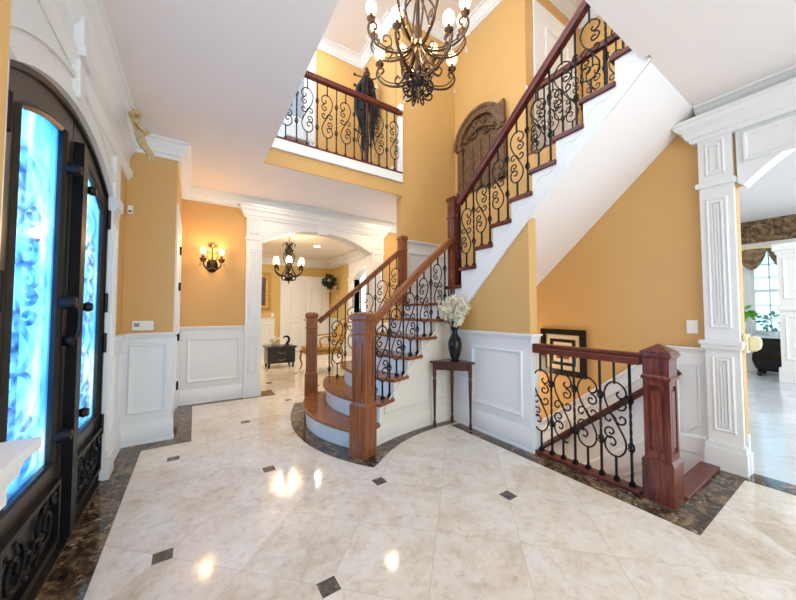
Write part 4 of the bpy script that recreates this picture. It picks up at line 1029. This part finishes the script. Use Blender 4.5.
sc_.ball((3.545, YC, 4.06), .05, 8).tube(cr([(3.53, YC - .3, 3.93), (3.52, YC, 4.03), (3.53, YC + .3, 3.93)], 6), .02, 6)
sc_.build('relief_carving', M_CARVE, cv, smooth=40)
MB().prism_x([(YC - .28, 4.18), (YC - .46, 4.22), (YC - .46, 3.98)], 3.52, 3.5645).build('corner_crest', M_CARVE, cv, bevel=.006)

# tall dark hall stand upstairs
ht = root('hall_stand', (2.26, 4.42, F2), 'tall dark carved hall stand draped in black behind the balcony railing', 'hall stand')
MB().lathe([(.16, 0), (.17, .02), (.10, .06), (.045, .12), (.035, .5), (.05, .7), (.035, .9), (.045, 1.4), (.03, 1.75), (.06, 1.82), (.03, 1.92), (.001, 1.95)], (2.26, 4.42, F2 + .001), 14).build('post', M_DARKW, ht, smooth=True)
for k, (z, a) in enumerate(((1.82, 2.6), (1.60, 2.9), (1.42, 3.3), (1.78, -.5), (.86, 3.0), (1.5, 5.0))):
    MB().tube(cr([(2.26, 4.42, F2 + z - .06), (2.26 + .11 * math.cos(a), 4.42 + .11 * math.sin(a), F2 + z - .03), (2.26 + .19 * math.cos(a), 4.42 + .19 * math.sin(a), F2 + z)], 4), .012, 6).ball((2.26 + .195 * math.cos(a), 4.42 + .195 * math.sin(a), F2 + z + .005), .024, 6).build('peg', M_DARKW, ht, smooth=True)
M_CLOTH = plain('black_cloth', (.006, .005, .005), .85, var=.5, scale=20)
for k in range(11):
    a = 2 * PI * k / 11 + .2 * math.sin(k * 3); r = .075 + .05 * (k % 3) / 2; zt = F2 + 1.78 - .10 * (k % 4); ln = .95 + .22 * ((k * 5) % 4) / 3
    ca, sa = math.cos(a), math.sin(a); r += .02; ca = math.copysign(.45 + .55 * abs(ca), ca); sa *= .6
    pth = cr([(2.27 + .03 * ca, 4.42 + .03 * sa, zt), (2.27 + r * ca, 4.42 + r * sa, zt - .12), (2.27 + (r + .035) * ca, 4.42 + (r + .03) * sa, zt - .42), (2.27 + (r - .01) * ca, 4.42 + (r - .01) * sa, zt - .70), (2.27 + (r + .03) * ca, 4.42 + (r + .02) * sa, zt - ln)], 5)
    MB().tube(pth, .034, 7, taper=lambda t: (.35 + 1.1 * math.sin(PI * min(1, t + .12)) + .22 * math.sin(t * 17 + 2 * k)) * (1 - .55 * t)).build('black_drape', M_CLOTH, ht, smooth=60)
# grey chair in the upper hall
uc = root('chair', (1.20, 4.60, F2), 'pale grey chair standing in the upstairs hall at the left end of the balcony', 'chair')
M_PALE = plain('pale_grey_paint', (.62, .66, .70), .5)
MB().box(.98, 1.40, 4.40, 4.82, F2 + .42, F2 + .47).build('seat', M_PALE, uc, bevel=.01)
for x in (1.0, 1.36):
    for y in (4.42, 4.78): MB().lathe([(.016, 0), (.022, .42)], (x, y, F2 + .001), 8).build('leg', M_PALE, uc)
MB().box(.98, 1.40, 4.80, 4.84, F2 + .475, F2 + .98).build('backrest', M_PALE, uc, bevel=.02)

# ------------------------------------------------------------------ BACK ROOM FURNITURE
ck = root('chest', (1.65, 7.55, 0), 'low dark navy lacquered chest on short legs in the room beyond the arch', 'chest')
MB().box(1.36, 1.96, 7.36, 7.78, .10, .44).build('body', M_NAVY, ck, bevel=.012)
MB().box(1.33, 1.99, 7.33, 7.81, .44, .48).build('top', M_NAVY, ck, bevel=.01)
MB().box(1.42, 1.90, 7.350, 7.3595, .27, .41).build('drawer', M_NAVY, ck, bevel=.004); MB().box(1.42, 1.90, 7.350, 7.3595, .12, .25).build('drawer', M_NAVY, ck, bevel=.004)
for x in (1.40, 1.92):
    for y in (7.40, 7.74): MB().lathe([(.02, 0), (.03, .03), (.022, .06), (.034, .10)], (x, y, .001), 8).build('leg', M_NAVY, ck)
for z in (.34, .185): MB().tube(cr([(1.58, 7.348, z + .02), (1.62, 7.335, z - .01), (1.70, 7.335, z - .01), (1.74, 7.348, z + .02)], 4), .006, 5).build('handle', M_GOLD, ck)
op = root('flower_pot', (1.52, 7.5, .48), 'small white flowers in a dish on the navy chest', 'flowers')
MB().lathe([(.001, 0), (.05, 0), (.09, .05), (.085, .05), (.05, .012), (.001, .012)], (1.52, 7.5, .4805), 14).build('dish', M_PETALW, op, smooth=True)
m = MB()
for k in range(26): blossom(m, (1.52 + random.uniform(-.13, .13), 7.5 + random.uniform(-.1, .1), .56 + random.uniform(0, .13)), .035, (random.uniform(-1, 1), -1, random.uniform(-.3, 1)))
m.build('blossoms', M_PETALW, op)
m = MB()
for k in range(8): m.tube(cr([(1.52, 7.5, .50), (1.52 + .05 * math.cos(k), 7.5 + .05 * math.sin(k), .58), (1.52 + .11 * math.cos(k), 7.5 + .09 * math.sin(k), .62)], 3), .005, 4)
m.build('stems', M_LEAF, op)
fg = root('figurine', (1.80, 7.5, .48), 'dark curved figurine on the right end of the navy chest', 'figurine')
MB().lathe([(.001, 0), (.06, 0), (.06, .02), (.03, .03), (.001, .03)], (1.80, 7.5, .4805), 12).build('base', M_NAVY, fg)
MB().tube(cr([(1.79, 7.5, .505), (1.84, 7.5, .58), (1.84, 7.5, .66), (1.78, 7.5, .69), (1.72, 7.5, .66)], 5), .035, 8, taper=lambda t: 1 - .6 * t).build('body', M_BLACK, fg, smooth=True)
ac = root('armchair', (2.30, 6.60, 0), 'gilded wooden armchair with curved back seen behind the newel post', 'chair')
MB().box(1.96, 2.66, 6.32, 6.90, .44, .53).build('seat_cushion', M_GOLDF, ac, bevel=.03)
MB().box(1.94, 2.68, 6.30, 6.92, .37, .435).build('seat_frame', M_GOLD, ac, bevel=.012)
for x, y in ((1.97, 6.33), (1.97, 6.89), (2.65, 6.33), (2.65, 6.89)):
    d = -1 if x < 2.3 else 1
    MB().tube(cr([(x, y, .38), (x + d * .03, y, .26), (x - d * .005, y, .12), (x + d * .03, y, .03), (x + d * .045, y, .022)], 4), .022, 8, taper=lambda t: 1.2 - .5 * t).build('leg', M_GOLD, ac, smooth=True)
bk = MB(); pts = cr([(2.64, 6.34, .50), (2.74, 6.32, .80), (2.82, 6.42, 1.04), (2.84, 6.61, 1.10), (2.82, 6.80, 1.04), (2.74, 6.90, .80), (2.64, 6.88, .50)], 5)
bk.tube(pts, .024, 8); bk.build('back_frame', M_GOLD, ac, smooth=True)
MB().prism([(6.38, .56), (6.37, .80), (6.44, .98), (6.61, 1.05), (6.78, .98), (6.85, .80), (6.84, .56)], lambda y, z: (2.665 + (z - .56) * .32, y, z), lambda y, z: (2.705 + (z - .56) * .32, y, z)).build('back_pad', M_GOLDF, ac)
for y in (6.33, 6.89): MB().tube(cr([(2.73, y, .76), (2.50, y, .74), (2.25, y, .72), (2.18, y, .66), (2.22, y, .50)], 4), .02, 8).build('armrest', M_GOLD, ac, smooth=True)
bkx = root('book', (2.05, 6.5, .53), 'dark book lying on the gilded armchair seat', 'book')
MB().box(1.98, 2.14, 6.42, 6.62, .537, .543).box(1.98, 2.14, 6.42, 6.62, .567, .573).box(1.98, 1.986, 6.42, 6.62, .543, .567).build('cover', M_NAVY, bkx); MB().box(1.987, 2.135, 6.425, 6.615, .5432, .5668).build('pages', M_MAT, bkx)

pb_ = root('framed_painting', (1.72, 10.09, 1.8), 'dark painting in a wide gilt frame on the far yellow wall', 'picture')
m = MB(); x0, x1, z0, z1 = 1.30, 1.93, 1.30, 2.44; w = .15
m.frame((0, 10.098), XH, (0, -1), x0, x1, z0, z1, [(0, 0), (0, .05), (.05, .06), (.09, .03), (.15, .025), (.15, 0)]); m.build('frame', M_GOLD, pb_)
MB().box(x0 + w, x1 - w, 10.08, 10.097, z0 + w, z1 - w).build('canvas', plain('dim_painting', (.10, .06, .06), .6, var=.9, scale=5), pb_)
ol = root('wall_switch', (1.98, 10.09, 1.2), 'white switch plate beside the far double doors', 'switch')
MB().box(1.95, 2.03, 10.088, 10.098, 1.10, 1.22).build('plate', M_PLATE, ol, bevel=.003); MB().box(1.975, 2.005, 10.083, 10.0875, 1.13, 1.19).build('rocker', M_PLATE, ol)
# plant on a wall bracket
wb = root('wall_bracket', (3.75, 9.43, 1.8), 'small plaster wall bracket carrying a dark plant beside the far arch', 'shelf')
MB().box(3.60, 3.829, 9.27, 9.59, 1.89, 1.93).build('shelf_top', M_CHERUB, wb, bevel=.006)
MB().lathe([(.02, 1.62), (.05, 1.66), (.06, 1.76), (.12, 1.86), (.12, 1.889)], (3.828, 9.43, 0), 16, PI / 2, 3 * PI / 2).build('corbel', M_CHERUB, wb, smooth=True)
pl = root('potted_plant', (3.72, 9.43, 1.93), 'bushy dark plant in a pot on the plaster wall bracket', 'plant')
MB().lathe([(.001, 0), (.07, 0), (.10, .14), (.09, .14), (.001, .12)], (3.715, 9.43, 1.931), 14).build('pot', M_CHERUB, pl, smooth=True)
def leafblob(name, c, r, n, ls, mat, parent, zs=1.0):
    m = MB()
    for k in range(n):
        d = Vector((random.gauss(0, 1), random.gauss(0, 1), random.gauss(0, 1))).normalized(); p = Vector(c) + Vector((d.x, d.y, d.z * zs)) * r * random.uniform(.35, 1)
        t = Vector((random.gauss(0, 1), random.gauss(0, 1), random.gauss(0, 1))).cross(d).normalized() * ls * .35; e = (d + Vector((0, 0, -.4))).normalized() * ls
        m.add([p, p + e * .5 + t, p + e, p + e * .5 - t], [(0, 1, 2), (0, 2, 3)])
    return m.build(name, mat, parent)
leafblob('foliage', (3.54, 9.43, 2.22), .18, 220, .11, M_LEAFD, pl)
MB().tube([(3.715, 9.43, 2.0), (3.70, 9.43, 2.25)], .012, 6).build('stem', M_DARKW, pl)
# iron wall panel in the side room
ip = root('iron_wall_panel', (5.89, 7.9, 1.6), 'dark iron framed scrollwork panel on the wall of the side room', 'wall ornament')
ipy0, ipy1, ipz0, ipz1 = 8.55, 9.85, .75, 2.35
sqf(ipy0, ipy1, ipz0, ipz1, .05, 5.86, 5.895).build('frame', M_IRON, ip)
m = MB()
for k in range(5):
    for j in range(6):
        m.tube([(5.875, y, z) for y, z in spiral(ipy0 + .15 + k * .25, ipz0 + .16 + j * .255, .12, k + j, 1.3, 14, 1 if (k + j) % 2 else -1)], .014, 5)
m.build('scrollwork', M_IRON, ip)

# ------------------------------------------------------------------ DINING ROOM BEYOND THE RIGHT ARCH
XD2 = 9.9
b = MB().box(XD2, XD2 + .2, -3, .55, 0, 3.2).box(XD2, XD2 + .2, 1.52, 4.2, 0, 3.2).box(XD2, XD2 + .2, .55, 1.52, 0, .80).box(XD2, XD2 + .2, .55, 1.52, 2.62, 3.2)
wdn = struct(b.build('wall_dining', M_WHITE))
MB().box(XD2 - .012, XD2, -3, 4.2, 2.50, 3.18).build('wallpaper_frieze', M_PAPER, wdn)
struct(MB().box(3.85, 10.1, 4.0, 4.2, 0, 3.2).build('wall_dining_side', M_WHITE))
w1 = struct(root('window_1', (XD2, 1.03, .8), None, None))
m = MB().box(XD2 - .03, XD2 + .1, .45, .55, .72, 2.70).box(XD2 - .03, XD2 + .1, 1.50, 1.62, .72, 2.70).box(XD2 - .03, XD2 + .1, .55, 1.50, 2.58, 2.70).box(XD2 - .06, XD2 + .1, .42, 1.65, .72, .80)
m.build('window_frame', M_WHITE, w1, bevel=.006)
m = MB().box(XD2 + .04, XD2 + .07, .55, .61, .80, 2.58).box(XD2 + .04, XD2 + .07, 1.44, 1.50, .80, 2.58).box(XD2 + .04, XD2 + .07, .61, 1.44, 1.66, 1.72).box(XD2 + .04, XD2 + .07, .61, 1.44, .80, .87).box(XD2 + .04, XD2 + .07, .61, 1.44, 2.52, 2.58)
for y in (.82, 1.03, 1.235): m.box(XD2 + .05, XD2 + .065, y - .011, y + .011, .87, 2.52)
for z in (1.12, 1.39, 1.97, 2.24): m.box(XD2 + .05, XD2 + .065, .61, 1.44, z - .011, z + .011)
m.build('sash', M_WHITE, w1); MB().box(XD2 + .056, XD2 + .060, .61, 1.44, .87, 2.52).build('pane', M_CLEAR, w1)
cvn = root('curtain_valance', (XD2 - .12, 1.05, 2.4), 'bronze silk swag valance with cream cornice over the dining room window', 'curtain')
def swag(yc, w, z0, drop_, name):
    m = MB(); nu, nv = 18, 16
    for j in range(nv + 1):
        t = j / nv
        for i in range(nu + 1):
            u = i / nu * 2 - 1
            sag = drop_ * t * (1 - .75 * u * u)
            m.v.append((XD2 - .08 - .05 * (1 - u * u) - .022 * math.sin(t * 5 * PI) * (1 - .5 * u * u), yc + u * w / 2 * (1 - .15 * t), z0 - sag - .05 * t))
    for j in range(nv):
        for i in range(nu): a = j * (nu + 1) + i; m.f.append((a, a + 1, a + nu + 2, a + nu + 1))
    o = m.build(name, M_SWAG, cvn, smooth=60); s = o.modifiers.new('t', 'SOLIDIFY'); s.thickness = .01; return o
swag(1.44, .42, 2.56, .38, 'swag'); swag(1.02, .42, 2.56, .38, 'swag'); swag(.60, .42, 2.56, .38, 'swag')
MB().sweep(cr([(XD2 - .08, 1.68, 2.56), (XD2 - .09, 1.45, 2.60), (XD2 - .09, 1.03, 2.57), (XD2 - .09, .60, 2.60), (XD2 - .08, .38, 2.56)], 6), [(-.05, -.03), (.05, -.03), (.07, .03), (-.07, .03)]).build('cornice', M_CREAMW, cvn, smooth=30)
# panelled pier in the dining room
pr2 = struct(MB().box(8.85, 9.25, .30, 1.00, 0, 2.36).box(8.82, 9.28, .27, 1.03, 0, .25).box(8.82, 9.28, .27, 1.03, 1.28, 1.36).box(8.80, 9.30, .25, 1.05, 2.36, 2.48).box(8.83, 9.27, .28, 1.02, 2.30, 2.36).build('wall_pier_dining', M_WHITE))
m = MB()
for z0, z1 in ((.40, 1.18), (1.48, 2.22)):
    for y0, y1 in ((.36, .62), (.68, .94)): m.frame((8.85, 0), YH, (-1, 0), y0, y1, z0, z1, PANEL)
m.build('panel_moulding', M_WHITE, pr2)
# bombe chest, orchid, green plant
bc = root('bombe_chest', (9.55, 1.30, 0), 'black curved-leg console chest under the dining room window', 'chest')
prof = [(.0, .10), (.03, .16), (.055, .30), (.05, .42), (.015, .54), (-.01, .64), (.0, .74)]
m = MB(); n = len(prof)
for o_, z in prof:
    for x, y in ((9.36 - o_, 1.00), (9.80, 1.00), (9.80, 1.34 + o_ * 1.6), (9.36 - o_, 1.34 + o_ * 1.6)): m.v.append((x, y, z))
m.f += [(3, 2, 1, 0), tuple((n - 1) * 4 + k for k in range(4))] + [(i * 4 + k, i * 4 + (k + 1) % 4, (i + 1) * 4 + (k + 1) % 4, (i + 1) * 4 + k) for i in range(n - 1) for k in range(4)]
m.build('body', M_BLACK, bc)
for x, y in ((9.38, 1.03), (9.38, 1.34), (9.78, 1.03), (9.78, 1.34)): MB().lathe([(.03, 0), (.045, .02), (.03, .05), (.02, .07), (.05, .105)], (x, y, .0), 10).build('leg', M_BLACK, bc)
MB().box(9.32, 9.82, .97, 1.40, .74, .775).build('marble_top', plain('pale_blue_marble', (.62, .74, .80), .2, var=.15), bc, bevel=.006)
oc = root('orchid', (9.50, 1.16, .776), 'silvery leaved orchid on the black console chest', 'plant')
MB().lathe([(.001, 0), (.05, 0), (.075, .09), (.065, .09), (.001, .08)], (9.50, 1.16, .776), 12).build('pot', M_PETALW, oc, smooth=True)
leafblob('foliage', (9.48, 1.17, 1.06), .14, 40, .10, plain('silver_leaf', (.22, .36, .34), .5, var=.3), oc, 1.0)
gp = root('plant_stand', (9.35, 1.56, 0), 'slim white plant stand left of the dining room window', 'plant stand')
MB().lathe([(.11, 0), (.11, .02), (.03, .05), (.022, .5), (.03, .86), (.10, .90), (.10, .92), (.001, .92)], (9.35, 1.56, 0), 16).build('pedestal', M_WHITE, gp, smooth=30)
gq = root('green_plant', (9.35, 1.56, .92), 'bright green leafy plant on the slim white stand', 'plant')
MB().lathe([(.001, 0), (.06, 0), (.085, .12), (.075, .12), (.001, .10)], (9.35, 1.56, .921), 12).build('pot', M_PETALW, gq, smooth=True)
leafblob('foliage', (9.33, 1.55, 1.24), .15, 70, .15, plain('bright_leaf', (.18, .55, .05), .5, var=.3), gq, .6)
MB().tube([(9.35, 1.56, 1.02), (9.34, 1.55, 1.25)], .01, 5).build('stem', M_LEAF, gq)
# cream bracket on the arch jamb
br = root('jamb_bracket', (3.66, .56, 1.0), 'cream rounded bracket fixed to the jamb of the right arch', 'bracket')
MB().box(3.605, 3.712, .570, .5985, .93, 1.075).build('block', M_CREAMW, br, bevel=.006)
MB().prism_x([(.569, .945), (.569, 1.055), (.545, 1.06), (.52, 1.055), (.508, 1.03), (.506, 1.0), (.514, .965), (.535, .945)], 3.64, 3.70).build('curved_arm', M_CREAMW, br, bevel=.006)

# ------------------------------------------------------------------ LIGHT
w = bpy.data.worlds.new('sky'); sc.world = w; w.use_nodes = True
nt = w.node_tree; bg = nt.nodes['Background']
tc = nd(nt, 'ShaderNodeTexCoord'); sp = nd(nt, 'ShaderNodeSeparateXYZ'); lk(nt, tc.outputs['Generated'], sp.inputs[0])
nz = nd(nt, 'ShaderNodeTexNoise'); nz.inputs['Scale'].default_value = 3.5; nz.inputs['Detail'].default_value = 4; lk(nt, tc.outputs['Generated'], nz.inputs['Vector'])
ad = nd(nt, 'ShaderNodeMath', operation='MULTIPLY_ADD'); ad.inputs[1].default_value = .5; lk(nt, sp.outputs[2], ad.inputs[0]); lk(nt, nz.outputs['Fac'], ad.inputs[2])
lk(nt, ramp(nt, ad.outputs[0], [(.2, (.68, .85, 1.0)), (.5, (.80, .92, 1.0)), (.75, (.60, .80, 1.0))]), bg.inputs['Color'])
bg.inputs['Strength'].default_value = 2.6
yaw0 = math.atan(203 / 313)
def point(name, loc, e, col=(1, .76, .48), r=.05):
    l = bpy.data.lights.new(name, 'POINT'); l.energy = e; l.color = col; l.shadow_soft_size = r
    o = bpy.data.objects.new(name, l); COL.objects.link(o); o.location = loc; return o
def area(name, loc, rot, sx, sy, e, col=(1, 1, 1)):
    l = bpy.data.lights.new(name, 'AREA'); l.shape = 'RECTANGLE'; l.size = sx; l.size_y = sy; l.energy = e; l.color = col
    o = bpy.data.objects.new(name, l); COL.objects.link(o); o.location = loc; o.rotation_euler = rot; return o
area('porch_daylight', (-2.4, 2.4, 1.7), (0, math.radians(-90), 0), 2.2, 2.2, 130, (.86, .94, 1.0))
# lights at the chandeliers, sconce and recessed lamp; the rest have no fixture
point('chandelier_light', (CHX, CHY, 3.80), 14, (1, .74, .42), .12)
point('sconce_light', (SX, SY - .22, 2.1), 6, (1, .60, .26), .06)
point('back_chandelier_light', (C2[0], C2[1], 2.35), 24, (1, .80, .55), .25)
area('recessed_can_light', (2.62, 7.9, CE - .02), (0, 0, 0), .2, .2, 14, (1, .93, .82))
area('back_room_fill', (1.0, 8.6, CE - .02), (0, 0, 0), .2, .2, 16, (1, .93, .82))  # added fill for the back room, no can in the ceiling here
area('arch_hall_fill_left', (.9, 4.6, CE - .02), (0, 0, 0), .2, .2, 3, (1, .88, .72))  # added fill over the left of the arch hall, without a fixture
area('arch_hall_fill_right', (2.9, 4.6, CE - .02), (0, 0, 0), .2, .2, 7, (1, .74, .45))  # added warm fill over the right of the arch hall, without a fixture
area('side_room_light', (4.9, 7.5, CE - .05), (0, 0, 0), .4, .4, 25, (1, .93, .82))
area('upstairs_ceiling_light', (1.4, 2.4, CE2 - .05), (0, 0, 0), 1.2, 1.2, 15, (1, .95, .88))
area('upstairs_hall_light', (1.6, 4.5, CE2 - .05), (0, 0, 0), .3, .3, 6, (1, .93, .82))
area('upstairs_side_hall_light', (4.3, 1.2, CE2 - .05), (0, 0, 0), .4, .4, 8, (1, .93, .82))
point('basement_light', (3.1, 2.6, .5), 8, (1, .80, .55), .15)
area('dining_ceiling_light', (6.5, 1.0, 3.15), (0, 0, 0), 1.0, 1.0, 30, (.95, .98, 1))
tl = bpy.data.lights.new('added_ceiling_fill', 'SPOT'); tl.energy = 75; tl.color = (.90, .95, 1.0); tl.spot_size = math.radians(150); tl.spot_blend = 1.0; tl.shadow_soft_size = .18  # added fill behind the camera, aimed at the ceiling; no lamp stands there
to = bpy.data.objects.new('added_ceiling_fill', tl); COL.objects.link(to); to.location = (-.05, -.5, 1.2); to.rotation_euler = (math.radians(170), 0, 0)
# ------------------------------------------------------------------ CAMERA
cam = bpy.data.cameras.new('camera'); co = bpy.data.objects.new('camera', cam); COL.objects.link(co); sc.camera = co
yaw = math.atan(203 / 313); pit = math.atan(12 / 313)
co.location = (0, 0, 1.25); co.rotation_euler = (PI / 2 + pit, 0, -yaw)
cam.sensor_width = 36; cam.sensor_fit = 'HORIZONTAL'; cam.lens = 313 / 796 * 36; cam.clip_start = .05
sc.view_settings.view_transform = 'Standard'; sc.view_settings.look = 'None'; sc.view_settings.gamma = 1; sc.view_settings.use_curve_mapping = False
sc.view_settings.exposure = .62
sc.cycles.use_denoising = True
